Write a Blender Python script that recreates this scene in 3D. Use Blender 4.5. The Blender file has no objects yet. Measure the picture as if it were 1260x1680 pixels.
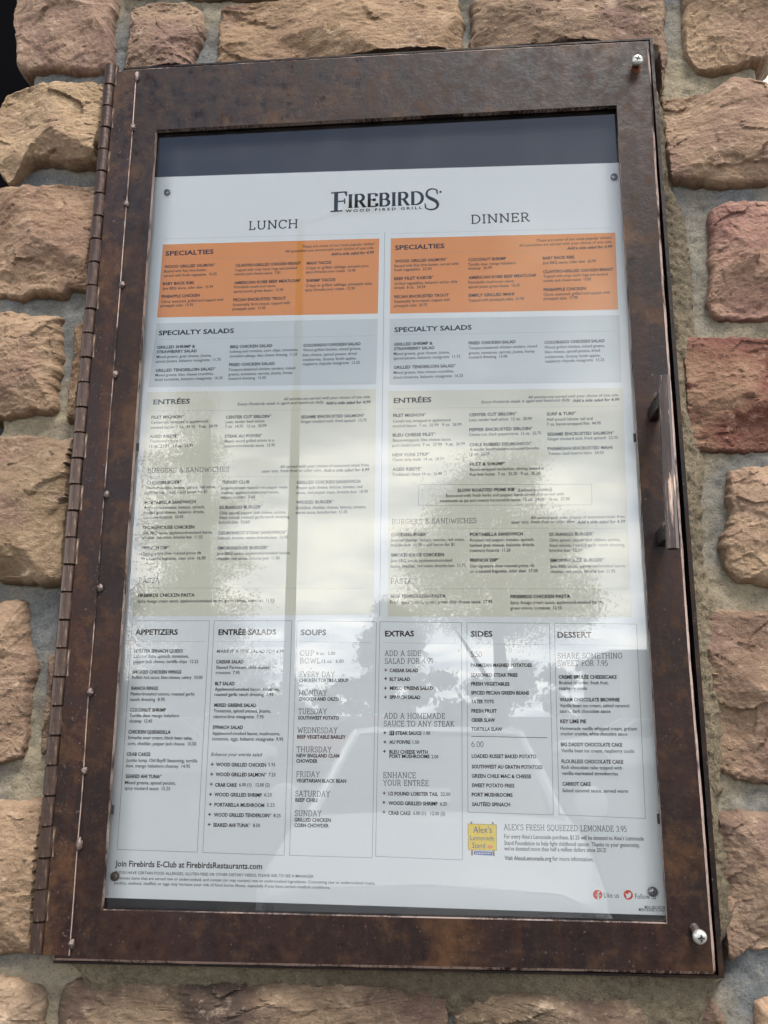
import bpy, bmesh, math, random
import numpy as np
from mathutils import Vector, Matrix, noise
R = math.radians
S = bpy.context.scene
COL = S.collection
random.seed(7)

# ------------------------------------------------------------------ camera
cam_d = bpy.data.cameras.new("camera")
cam_d.sensor_fit = 'VERTICAL'
cam_d.sensor_height = 36.0
cam_d.lens = 1452.0 / 1680.0 * 36.0
cam_d.clip_start = 0.02
cam_d.clip_end = 2000.0
cam = bpy.data.objects.new("camera", cam_d)
COL.objects.link(cam)
right = Vector((0.99622751, 0.08668288, 0.00410188))
up = Vector((0.01527383, -0.2216764, 0.97500066))
back = Vector((0.08542515, -0.97125983, -0.2221641))
M = Matrix((right, up, back)).transposed().to_4x4()
M.translation = Vector((0.06580431, -0.70091221, -0.19064866))
cam.matrix_world = M
S.camera = cam

# ------------------------------------------------------------------ exposure
S.view_settings.view_transform = 'Standard'
S.view_settings.look = 'None'
S.view_settings.exposure = 1.05
S.view_settings.gamma = 1.0
S.view_settings.use_curve_mapping = False
S.cycles.use_denoising = True
S.cycles.denoising_prefilter = 'ACCURATE'
S.cycles.use_adaptive_sampling = False
S.cycles.max_bounces = 8
S.cycles.diffuse_bounces = 4
S.cycles.transparent_max_bounces = 12
S.cycles.caustics_reflective = False
S.cycles.caustics_refractive = False

# ------------------------------------------------------------------ sun
SUN_EL, SUN_AZ = R(60), R(154)          # azimuth measured from +y towards +x
sd = bpy.data.lights.new("sun", 'SUN')
sd.energy = 3.8
sd.angle = R(22)
sd.color = (1.0, 0.95, 0.88)
sun = bpy.data.objects.new("sun", sd)
COL.objects.link(sun)
sdir = Vector((math.sin(SUN_AZ) * math.cos(SUN_EL), math.cos(SUN_AZ) * math.cos(SUN_EL), math.sin(SUN_EL)))
sun.rotation_euler = (-sdir).to_track_quat('-Z', 'Y').to_euler()

# ------------------------------------------------------------------ world
class NT:
    """small helper to wire node trees"""
    def __init__(self, tree):
        self.t = tree
        tree.nodes.clear()
    def n(self, typ, ins=None, **kw):
        nd = self.t.nodes.new(typ)
        for k, v in kw.items():
            setattr(nd, k, v)
        for k, v in (ins or {}).items():
            s = nd.inputs[k]
            if isinstance(v, bpy.types.NodeSocket):
                self.t.links.new(v, s)
            else:
                s.default_value = v
        return nd
    def math(self, op, a, b=0.0, c=None, clamp=False):
        ins = {0: a, 1: b}
        if c is not None:
            ins[2] = c
        return self.n('ShaderNodeMath', ins, operation=op, use_clamp=clamp).outputs[0]
    def mix(self, f, a, b, mode='MIX'):
        nd = self.n('ShaderNodeMix', None, data_type='RGBA', blend_type=mode)
        for i, v in ((0, f), (6, a), (7, b)):
            s = nd.inputs[i]
            if isinstance(v, bpy.types.NodeSocket):
                self.t.links.new(v, s)
            elif i == 0:
                s.default_value = v
            else:
                s.default_value = (*v[:3], 1.0)
        return nd.outputs[2]
    def ramp(self, f, stops, interp='LINEAR'):
        nd = self.n('ShaderNodeValToRGB', {0: f})
        nd.color_ramp.interpolation = interp
        e = nd.color_ramp.elements
        while len(e) < len(stops):
            e.new(0.5)
        for el, (p, c) in zip(e, stops):
            el.position = p
            el.color = (c, c, c, 1) if isinstance(c, (int, float)) else (*c[:3], 1)
        return nd.outputs[0]
    def noise(self, vec, scale, detail=4.0, rough=0.55, dist=0.0, col=False):
        nd = self.n('ShaderNodeTexNoise', {'Vector': vec, 'Scale': scale, 'Detail': detail, 'Roughness': rough, 'Distortion': dist})
        return nd.outputs['Color' if col else 'Fac']
    def vmul(self, vec, v):
        return self.n('ShaderNodeVectorMath', {0: vec, 1: v}, operation='MULTIPLY').outputs[0]

W = bpy.data.worlds.new("World")
S.world = W
W.use_nodes = True
w = NT(W.node_tree)
sky = w.n('ShaderNodeTexSky', sky_type='NISHITA', sun_disc=False, sun_elevation=SUN_EL, sun_rotation=SUN_AZ,
          altitude=100.0, air_density=1.0, dust_density=1.5, ozone_density=1.5)
tc = w.n('ShaderNodeTexCoord')
sep = w.n('ShaderNodeSeparateXYZ', {0: tc.outputs['Generated']})
zz = w.math('MAXIMUM', sep.outputs[2], 0.0)
den = w.math('ADD', zz, 0.16)
cv = w.n('ShaderNodeCombineXYZ', {0: w.math('DIVIDE', sep.outputs[0], den), 1: w.math('DIVIDE', sep.outputs[1], den), 2: 0.0})
cn = w.noise(cv.outputs[0], 1.35, 6.0, 0.55, 0.3)
cn2 = w.noise(cv.outputs[0], 3.1, 4.0, 0.5, 0.2)
# clouds fill the low sky, open blue above
low = w.ramp(zz, [(0.0, 0.34), (0.22, 0.22), (0.42, -0.06), (0.60, -0.22), (1.0, -0.05)])
back_side = w.math('MULTIPLY', w.math('MAXIMUM', sep.outputs[1], 0.0), 0.30)
dens = w.math('ADD', w.math('ADD', cn, low), back_side)
cover = w.ramp(dens, [(0.46, 0.0), (0.70, 1.0)], 'EASE')
# cloud radiance: sunlit low banks, greyer undersides, dimmer overhead
lum = w.ramp(zz, [(0.0, 0.86), (0.10, 1.0), (0.30, 0.92), (0.50, 0.30), (1.0, 0.22)])
gray = w.ramp(cn2, [(0.34, 0.50), (0.60, 1.0)])
cl = w.math('MULTIPLY', w.math('MULTIPLY', lum, gray), 42.0)
ccol = w.mix(w.ramp(cn2, [(0.3, 0.0), (0.62, 1.0)]), (0.80, 0.88, 1.0), (1.0, 0.965, 0.90))
ccol = w.n('ShaderNodeVectorMath', {0: ccol, 3: cl}, operation='SCALE').outputs[0]
skyc = w.n('ShaderNodeVectorMath', {0: sky.outputs[0], 3: 1.0}, operation='SCALE').outputs[0]
fin = w.mix(cover, skyc, ccol)
bg = w.n('ShaderNodeBackground', {'Color': fin, 'Strength': 0.09})
w.n('ShaderNodeOutputWorld', {'Surface': bg.outputs[0]})

# ------------------------------------------------------------------ helpers
def srgb(r, g, b):
    f = lambda c: (c / 255 / 12.92) if c / 255 <= 0.04045 else ((c / 255 + 0.055) / 1.055) ** 2.4
    return (f(r), f(g), f(b))

def mat(name):
    m = bpy.data.materials.new(name)
    m.use_nodes = True
    return m, NT(m.node_tree)

def simple(name, col, rough=0.6, metal=0.0, spec=0.5, var=0.0, scale=30.0, bump=0.0, coat=0.0):
    m, t = mat(name)
    tcn = t.n('ShaderNodeTexCoord').outputs['Object']
    base = col
    ins = {'Roughness': rough, 'Metallic': metal, 'Specular IOR Level': spec, 'Coat Weight': coat}
    if var > 0:
        nz = t.noise(tcn, scale, 5.0, 0.6)
        base = t.mix(nz, tuple(c * (1 - var) for c in col), tuple(min(1, c * (1 + var)) for c in col))
        ins['Base Color'] = base
    else:
        ins['Base Color'] = (*col, 1)
    if bump > 0:
        ins['Normal'] = t.n('ShaderNodeBump', {'Strength': bump, 'Distance': 0.002, 'Height': t.noise(tcn, scale * 4, 4.0, 0.6)}).outputs[0]
    p = t.n('ShaderNodeBsdfPrincipled', ins)
    t.n('ShaderNodeOutputMaterial', {'Surface': p.outputs[0]})
    return m

def tag(o, label=None, cat=None, group=None, kind=None):
    if label: o['label'] = label
    if cat: o['category'] = cat
    if group: o['group'] = group
    if kind: o['kind'] = kind
    return o

def empty(name, loc=(0, 0, 0), rz=0.0):
    o = bpy.data.objects.new(name, None)
    o.empty_display_size = 0.1
    o.location = loc
    o.rotation_euler = (0, 0, rz)
    COL.objects.link(o)
    return o

def link(name, me, parent=None, mats=()):
    o = bpy.data.objects.new(name, me)
    COL.objects.link(o)
    for m in mats:
        me.materials.append(m)
    if parent is not None:
        o.parent = parent
    return o

def pydata(name, v, f, mats, parent=None, smooth=False, fm=None):
    me = bpy.data.meshes.new(name)
    me.from_pydata(v, [], f)
    if smooth:
        me.polygons.foreach_set('use_smooth', [True] * len(me.polygons))
    o = link(name, me, parent, mats)
    if fm is not None:
        me.polygons.foreach_set('material_index', fm)
    me.update()
    return o

class MB:
    """collects simple solids and links them as one mesh object"""
    def __init__(self):
        self.v, self.f, self.m = [], [], []
    def add(self, v, f, mi=0):
        k = len(self.v)
        self.v += [tuple(p) for p in v]
        self.f += [tuple(i + k for i in q) for q in f]
        self.m += [mi] * len(f)
        return self
    def box(self, x0, x1, y0, y1, z0, z1, mi=0, bev=0.0):
        if bev > 0:
            bm = bmesh.new()
            bmesh.ops.create_cube(bm, size=1.0)
            for q in bm.verts:
                q.co = Vector(((x0 + x1) / 2 + q.co.x * (x1 - x0), (y0 + y1) / 2 + q.co.y * (y1 - y0), (z0 + z1) / 2 + q.co.z * (z1 - z0)))
            bmesh.ops.bevel(bm, geom=list(bm.edges), offset=bev, segments=2, affect='EDGES', profile=0.5)
            bm.verts.index_update()
            self.add([q.co for q in bm.verts], [[q.index for q in f.verts] for f in bm.faces], mi)
            bm.free()
            return self
        v = [(x, y, z) for x in (x0, x1) for y in (y0, y1) for z in (z0, z1)]
        return self.add(v, [(0, 1, 3, 2), (4, 6, 7, 5), (0, 4, 5, 1), (2, 3, 7, 6), (0, 2, 6, 4), (1, 5, 7, 3)], mi)
    def lathe(self, c, axis, prof, seg=20, mi=0):
        """prof: (radius, offset along axis) pairs"""
        a = Vector(axis).normalized()
        e1 = a.orthogonal().normalized()
        e2 = a.cross(e1)
        v = []
        for r, h in prof:
            for k in range(seg):
                th = 2 * math.pi * k / seg
                v.append(Vector(c) + a * h + e1 * (r * math.cos(th)) + e2 * (r * math.sin(th)))
        f = []
        for i in range(len(prof) - 1):
            for k in range(seg):
                k2 = (k + 1) % seg
                f.append((i * seg + k, i * seg + k2, (i + 1) * seg + k2, (i + 1) * seg + k))
        f.append(tuple(reversed(range(seg))))
        f.append(tuple((len(prof) - 1) * seg + k for k in range(seg)))
        return self.add(v, f, mi)
    def bar(self, p, q, r0, r1=None, seg=10, mi=0):
        p, q = Vector(p), Vector(q)
        r1 = r0 if r1 is None else r1
        return self.lathe(p, q - p, [(r0, 0), (r1, (q - p).length)], seg, mi)
    def prism(self, poly, y0, y1, mi=0):
        """poly in (x, z), extruded from y0 to y1"""
        n = len(poly)
        v = [(x, y0, z) for x, z in poly] + [(x, y1, z) for x, z in poly]
        f = [tuple(range(n)), tuple(reversed(range(n, 2 * n)))]
        f += [(i, n + i, n + (i + 1) % n, (i + 1) % n) for i in range(n)]
        return self.add(v, f, mi)
    def build(self, name, mats, parent=None, smooth=False, fix=True):
        if not isinstance(mats, (list, tuple)):
            mats = [mats]
        o = pydata(name, self.v, self.f, mats, parent, smooth, self.m)
        if fix:
            bm = bmesh.new()
            bm.from_mesh(o.data)
            bmesh.ops.recalc_face_normals(bm, faces=bm.faces)
            bm.to_mesh(o.data)
            bm.free()
        if smooth:
            try:
                o.data.set_sharp_from_angle(angle=R(35))
            except Exception:
                pass
        return o

# ------------------------------------------------------------------ materials
def rust_steel(name, worn=False, dark=0.72):
    m, t = mat(name)
    co = t.n('ShaderNodeTexCoord').outputs['Object']
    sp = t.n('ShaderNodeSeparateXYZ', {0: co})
    n1 = t.noise(co, 9.0, 7.0, 0.62, 0.15)
    n2 = t.noise(co, 13.0, 10.0, 0.72, 0.10)
    n3 = t.noise(co, 140.0, 6.0, 0.65)
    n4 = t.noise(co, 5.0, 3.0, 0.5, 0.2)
    c0 = tuple(c * dark for c in srgb(23, 13, 11))
    c1 = tuple(c * dark for c in srgb(38, 21, 16))
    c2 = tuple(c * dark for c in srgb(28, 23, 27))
    c3 = tuple(c * dark for c in srgb(80, 54, 31))
    b = t.mix(t.ramp(n1, [(0.40, 0.0), (0.62, 1.0)]), c0, c1)
    b = t.mix(t.ramp(t.math('ADD', n4, t.math('MULTIPLY', sp.outputs[2], 0.22)), [(0.46, 0.0), (0.66, 0.85)]), b, c2)  # blue-grey mottling, stronger with height: upper frame's bluish sheen put into the colour
    b = t.mix(t.ramp(n2, [(0.51, 0.0), (0.64, 0.65)]), b, c3)
    b = t.mix(t.ramp(n3, [(0.30, 0.85), (0.42, 0.0)]), b, tuple(c * dark for c in srgb(28, 20, 20)))
    b = t.mix(t.ramp(t.noise(co, 420.0, 2.0, 0.5), [(0.66, 0.0), (0.74, 0.5)]), b, srgb(96, 82, 72))
    drip = t.noise(t.vmul(co, (1.0, 1.0, 0.07)), 85.0, 6.0, 0.65, 0.2)
    b = t.mix(t.ramp(drip, [(0.50, 0.0), (0.66, 0.75)]), b, tuple(c * dark for c in srgb(46, 24, 16)))
    grime = t.noise(co, 62.0, 7.0, 0.72)
    b = t.mix(t.ramp(grime, [(0.52, 0.0), (0.68, 0.6)]), b, tuple(c * dark for c in srgb(70, 48, 30)))
    b = t.mix(t.ramp(grime, [(0.32, 0.8), (0.45, 0.0)]), b, tuple(c * dark for c in srgb(20, 14, 14)))
    rough = t.ramp(grime, [(0.36, 0.30), (0.60, 0.70)])
    ins = {'Specular IOR Level': 0.17}
    if worn:
        big = t.noise(t.vmul(co, (1, 1, 1)), 14.0, 4.0, 0.6)
        fine = t.noise(t.vmul(co, (3.0, 1.0, 0.5)), 160.0, 5.0, 0.7)
        k = t.math('ADD', t.math('MULTIPLY', big, 0.75), t.math('MULTIPLY', fine, 0.55))
        f = t.ramp(k, [(0.57, 0.0), (0.70, 1.0)])
        b = t.mix(f, b, srgb(150, 132, 124))
        rough = t.mix(f, rough, (0.42, 0.42, 0.42))
        ins['Metallic'] = t.math('MULTIPLY', f, 0.5)
    h = t.math('ADD', t.math('MULTIPLY', grime, 0.8), t.math('MULTIPLY', n3, 0.5))
    bp = t.n('ShaderNodeBump', {'Strength': 0.45, 'Distance': 0.0015, 'Height': h})
    ins.update({'Base Color': b, 'Roughness': rough, 'Normal': bp.outputs[0]})
    p = t.n('ShaderNodeBsdfPrincipled', ins)
    t.n('ShaderNodeOutputMaterial', {'Surface': p.outputs[0]})
    return m

def streak_steel(name, base, bright, thr):
    """steel with long vertical worn streaks"""
    m, t = mat(name)
    co = t.n('ShaderNodeTexCoord').outputs['Object']
    st = t.noise(t.vmul(co, (1.0, 1.0, 0.055)), 420.0, 5.0, 0.65, 0.4)
    lo = t.noise(co, 18.0, 3.0, 0.5)
    k = t.math('ADD', t.math('MULTIPLY', st, 0.8), t.math('MULTIPLY', lo, 0.3))
    f = t.ramp(k, [(thr, 0.0), (thr + 0.07, 1.0)])
    n2 = t.noise(co, 55.0, 6.0, 0.65)
    b = t.mix(n2, tuple(c * 0.6 for c in base), tuple(c * 1.5 for c in base))
    b = t.mix(f, b, bright)
    bp = t.n('ShaderNodeBump', {'Strength': 0.3, 'Distance': 0.0008, 'Height': t.noise(co, 260.0, 4.0, 0.6)})
    p = t.n('ShaderNodeBsdfPrincipled', {'Base Color': b, 'Roughness': 0.36, 'Metallic': 0.55, 'Normal': bp.outputs[0]})
    t.n('ShaderNodeOutputMaterial', {'Surface': p.outputs[0]})
    return m

def sandstone(name):
    m, t = mat(name)
    oi = t.n('ShaderNodeObjectInfo')
    co = t.n('ShaderNodeTexCoord').outputs['Object']
    off = t.n('ShaderNodeVectorMath', {0: co, 1: t.n('ShaderNodeCombineXYZ', {0: t.math('MULTIPLY', oi.outputs['Random'], 9.0), 1: t.math('MULTIPLY', oi.outputs['Random'], 5.0), 2: 0.0}).outputs[0]}, operation='ADD').outputs[0]
    base = oi.outputs['Color']
    n1 = t.noise(off, 14.0, 5.0, 0.6, 0.6)
    n2 = t.noise(t.vmul(off, (1, 1, 1.9)), 46.0, 7.0, 0.66, 0.3)
    n3 = t.noise(off, 210.0, 6.0, 0.7)
    n5 = t.noise(t.n('ShaderNodeVectorMath', {0: off, 1: (3.1, 7.7, 1.3)}, operation='ADD').outputs[0], 11.0, 4.0, 0.55, 0.4)
    warm = t.mix(0.5, base, srgb(150, 128, 104))
    mauve = t.mix(0.45, base, srgb(104, 80, 76))
    b = t.mix(t.ramp(n1, [(0.38, 0.0), (0.58, 0.85)]), base, warm)
    b = t.mix(t.ramp(n5, [(0.50, 0.0), (0.64, 0.85)]), b, mauve)
    b = t.mix(t.ramp(n2, [(0.30, 0.75), (0.50, 0.0)]), b, t.mix(0.6, base, srgb(84, 64, 50)))
    b = t.mix(t.ramp(n2, [(0.58, 0.0), (0.74, 0.55)]), b, srgb(176, 156, 136))
    b = t.mix(t.ramp(n3, [(0.30, 0.45), (0.44, 0.0)]), b, srgb(70, 54, 44))
    b = t.mix(t.ramp(n3, [(0.58, 0.0), (0.72, 0.35)]), b, srgb(182, 164, 144))
    h = t.math('ADD', t.math('MULTIPLY', n2, 0.9), t.math('MULTIPLY', n3, 0.6))
    bp = t.n('ShaderNodeBump', {'Strength': 0.9, 'Distance': 0.005, 'Height': h})
    p = t.n('ShaderNodeBsdfPrincipled', {'Base Color': b, 'Roughness': 0.92, 'Specular IOR Level': 0.2, 'Normal': bp.outputs[0]})
    t.n('ShaderNodeOutputMaterial', {'Surface': p.outputs[0]})
    return m

def mortar_mat(name, c0, c1, bump, scale=60.0, stretch=(1, 1, 1)):
    m, t = mat(name)
    co = t.n('ShaderNodeTexCoord').outputs['Object']
    cs = t.vmul(co, stretch)
    n1 = t.noise(co, 7.0, 4.0, 0.55, 0.3)
    n2 = t.noise(cs, scale, 6.0, 0.65, 0.2)
    n3 = t.noise(co, scale * 5, 5.0, 0.7)
    b = t.mix(t.ramp(n1, [(0.40, 0.0), (0.60, 1.0)]), c0, c1)
    b = t.mix(t.ramp(n2, [(0.28, 0.55), (0.50, 0.0)]), b, tuple(c * 0.42 for c in c0))
    b = t.mix(t.ramp(n2, [(0.56, 0.0), (0.75, 0.35)]), b, tuple(min(1, c * 1.5) for c in c1))
    b = t.mix(t.ramp(n3, [(0.32, 0.6), (0.47, 0.0)]), b, tuple(c * 0.28 for c in c0))
    b = t.mix(t.ramp(n3, [(0.57, 0.0), (0.70, 0.4)]), b, tuple(min(1, c * 1.6) for c in c1))
    h = t.math('ADD', n2, t.math('MULTIPLY', n3, 0.5))
    bp = t.n('ShaderNodeBump', {'Strength': bump, 'Distance': 0.004, 'Height': h})
    p = t.n('ShaderNodeBsdfPrincipled', {'Base Color': b, 'Roughness': 0.95, 'Specular IOR Level': 0.15, 'Normal': bp.outputs[0]})
    t.n('ShaderNodeOutputMaterial', {'Surface': p.outputs[0]})
    return m

def paper_mat(name, col, var=0.03):
    m, t = mat(name)
    co = t.n('ShaderNodeTexCoord').outputs['Object']
    n1 = t.noise(co, 5.0, 3.0, 0.5)
    n2 = t.noise(co, 900.0, 2.0, 0.5)
    b = t.mix(n1, tuple(c * (1 - var) for c in col), tuple(min(1, c * (1 + var)) for c in col))
    b = t.mix(t.ramp(n2, [(0.3, 0.06), (0.5, 0.0)]), b, tuple(c * 0.6 for c in col))
    bp = t.n('ShaderNodeBump', {'Strength': 0.5, 'Distance': 0.012, 'Height': t.noise(co, 7.0, 2.0, 0.4)})
    p = t.n('ShaderNodeBsdfPrincipled', {'Base Color': b, 'Roughness': 0.75, 'Specular IOR Level': 0.2, 'Normal': bp.outputs[0]})
    t.n('ShaderNodeOutputMaterial', {'Surface': p.outputs[0]})
    return m

def pane_mat(name, gain):
    """clear pane: what lies behind shows through, with a Fresnel mirror on top"""
    m, t = mat(name)
    fr = t.n('ShaderNodeFresnel', {'IOR': 1.5})
    f = t.math('MULTIPLY', fr.outputs[0], gain, clamp=True)
    tr = t.n('ShaderNodeBsdfTransparent', {'Color': (0.975, 0.985, 0.98, 1)})
    gl = t.n('ShaderNodeBsdfGlossy', {'Color': (1, 1, 1, 1), 'Roughness': 0.0})
    mx = t.n('ShaderNodeMixShader', {0: f, 1: tr.outputs[0], 2: gl.outputs[0]})
    co = t.n('ShaderNodeTexCoord').outputs['Object']
    film = t.noise(t.vmul(co, (1.0, 1.0, 0.45)), 16.0, 6.0, 0.65, 0.4)
    specks = t.noise(co, 520.0, 2.0, 0.5)
    d = t.math('ADD', t.ramp(film, [(0.42, 0.001), (0.70, 0.014)]), t.ramp(specks, [(0.72, 0.0), (0.80, 0.06)]))
    df = t.n('ShaderNodeBsdfDiffuse', {'Color': (0.62, 0.60, 0.56, 1)})
    mx = t.n('ShaderNodeMixShader', {0: d, 1: mx.outputs[0], 2: df.outputs[0]})
    t.n('ShaderNodeOutputMaterial', {'Surface': mx.outputs[0]})
    return m

def clear_mat(name):
    m, t = mat(name)
    tr = t.n('ShaderNodeBsdfTransparent', {'Color': (0.99, 1, 1, 1)})
    t.n('ShaderNodeOutputMaterial', {'Surface': tr.outputs[0]})
    return m

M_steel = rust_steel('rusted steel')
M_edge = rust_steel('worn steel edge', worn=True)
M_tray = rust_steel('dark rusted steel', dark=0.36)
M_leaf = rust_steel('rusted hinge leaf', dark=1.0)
M_knuckle = streak_steel('bronzed hinge steel', srgb(52, 38, 32), srgb(134, 112, 96), 0.60)
M_handle = streak_steel('worn handle steel', srgb(44, 35, 33), srgb(150, 128, 114), 0.60)
M_weld = simple('weld metal', srgb(100, 88, 84), 0.40, 0.8, var=0.45, scale=220.0, bump=0.5)
M_char = simple('charred weld', srgb(40, 34, 34), 0.38, 0.5, var=0.5, scale=160.0, bump=0.6)
M_zinc = simple('zinc screw', srgb(160, 160, 156), 0.4, 0.6, var=0.08, scale=300.0)
M_slot = simple('screw recess', srgb(22, 26, 30), 0.5)
M_steelpin = simple('steel pin', srgb(128, 128, 132), 0.28, 0.9, var=0.2, scale=300.0)
M_rustpin = simple('rusty pin', srgb(96, 78, 68), 0.4, 0.7, var=0.4, scale=300.0)
M_black = simple('black backing', srgb(15, 16, 20), 0.55, var=0.15, scale=60.0)
M_stone = sandstone('sandstone')
M_mortar = mortar_mat('grey mortar', srgb(84, 86, 87), srgb(118, 109, 92), 0.55, 85.0, (1.0, 1.0, 1.15))
M_fillet = mortar_mat('rough sandy mortar', srgb(88, 80, 67), srgb(112, 102, 85), 1.0, 150.0)
M_paper = paper_mat('white menu paper', srgb(246, 247, 248))
M_orange = paper_mat('orange print', srgb(247, 158, 84))
M_gray = paper_mat('light grey print', srgb(220, 224, 225))
M_beige = paper_mat('beige print', srgb(236, 231, 213))
M_ink = simple('black ink', srgb(20, 20, 22), 0.8, spec=0.1)
M_inkgray = simple('grey ink', srgb(66, 68, 72), 0.8, spec=0.1)
M_inkbrown = simple('dark brown ink', srgb(48, 32, 24), 0.8, spec=0.1)
M_line = simple('fine grey rule', srgb(172, 176, 178), 0.8, spec=0.1)
M_dots = simple('dotted rule', srgb(150, 152, 150), 0.8, spec=0.1)
M_red = simple('red icon print', srgb(222, 70, 48), 0.8, spec=0.1)
M_white = simple('white print', srgb(245, 245, 245), 0.8, spec=0.1)
M_yellow = simple('yellow print', srgb(250, 214, 52), 0.8, spec=0.1, var=0.06, scale=300.0)
M_purple = simple('blue violet print', srgb(62, 66, 120), 0.8, spec=0.1)
M_blue = simple('blue print', srgb(70, 96, 178), 0.8, spec=0.1)
M_wood = simple('brown post print', srgb(150, 120, 80), 0.8, spec=0.1)
M_glass_front = pane_mat('glass pane front', 1.5)
M_clear = clear_mat('glass pane body')

# ------------------------------------------------------------------ stone pillar
FX0, FX1, FZ0, FZ1 = -0.2475, 0.2478, -0.3755, 0.4085     # outline of the steel case
GROUND = -1.80
MORT = 0.0265                                             # plane of the mortar joints

def interp(x, tab):
    if x <= tab[0][0]: return tab[0][1]
    for (a, b), (c, d) in zip(tab, tab[1:]):
        if x <= c:
            return b + (d - b) * (x - a) / (c - a)
    return tab[-1][1]

def clear_case(x, z, y):
    """keeps masonry out of the volume the case and its hinge take up"""
    dx = max(FX0 - x, x - FX1, 0.0)
    dz = max(FZ0 - z, z - FZ1, 0.0)
    d = math.hypot(dx, dz)
    if d < 0.003:
        return max(y, 0.052)
    if d < 0.008:
        y = max(y, 0.052 - (d - 0.003) / 0.005 * 0.035)
    if -0.27 < x < FX0 and -0.375 < z < 0.415:
        y = max(y, 0.0145)
    return y

def chips(v, seed):
    """broken-stone relief: each Voronoi cell is a small tilted plane"""
    d, pts = noise.voronoi(v)
    p = pts[0]
    g = noise.noise_vector(p * 7.31 + Vector((seed, 0.3, 0.7)))
    q = v - p
    return (g.x * q.x + g.y * q.y) * 1.6 + g.z * 0.22

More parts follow.
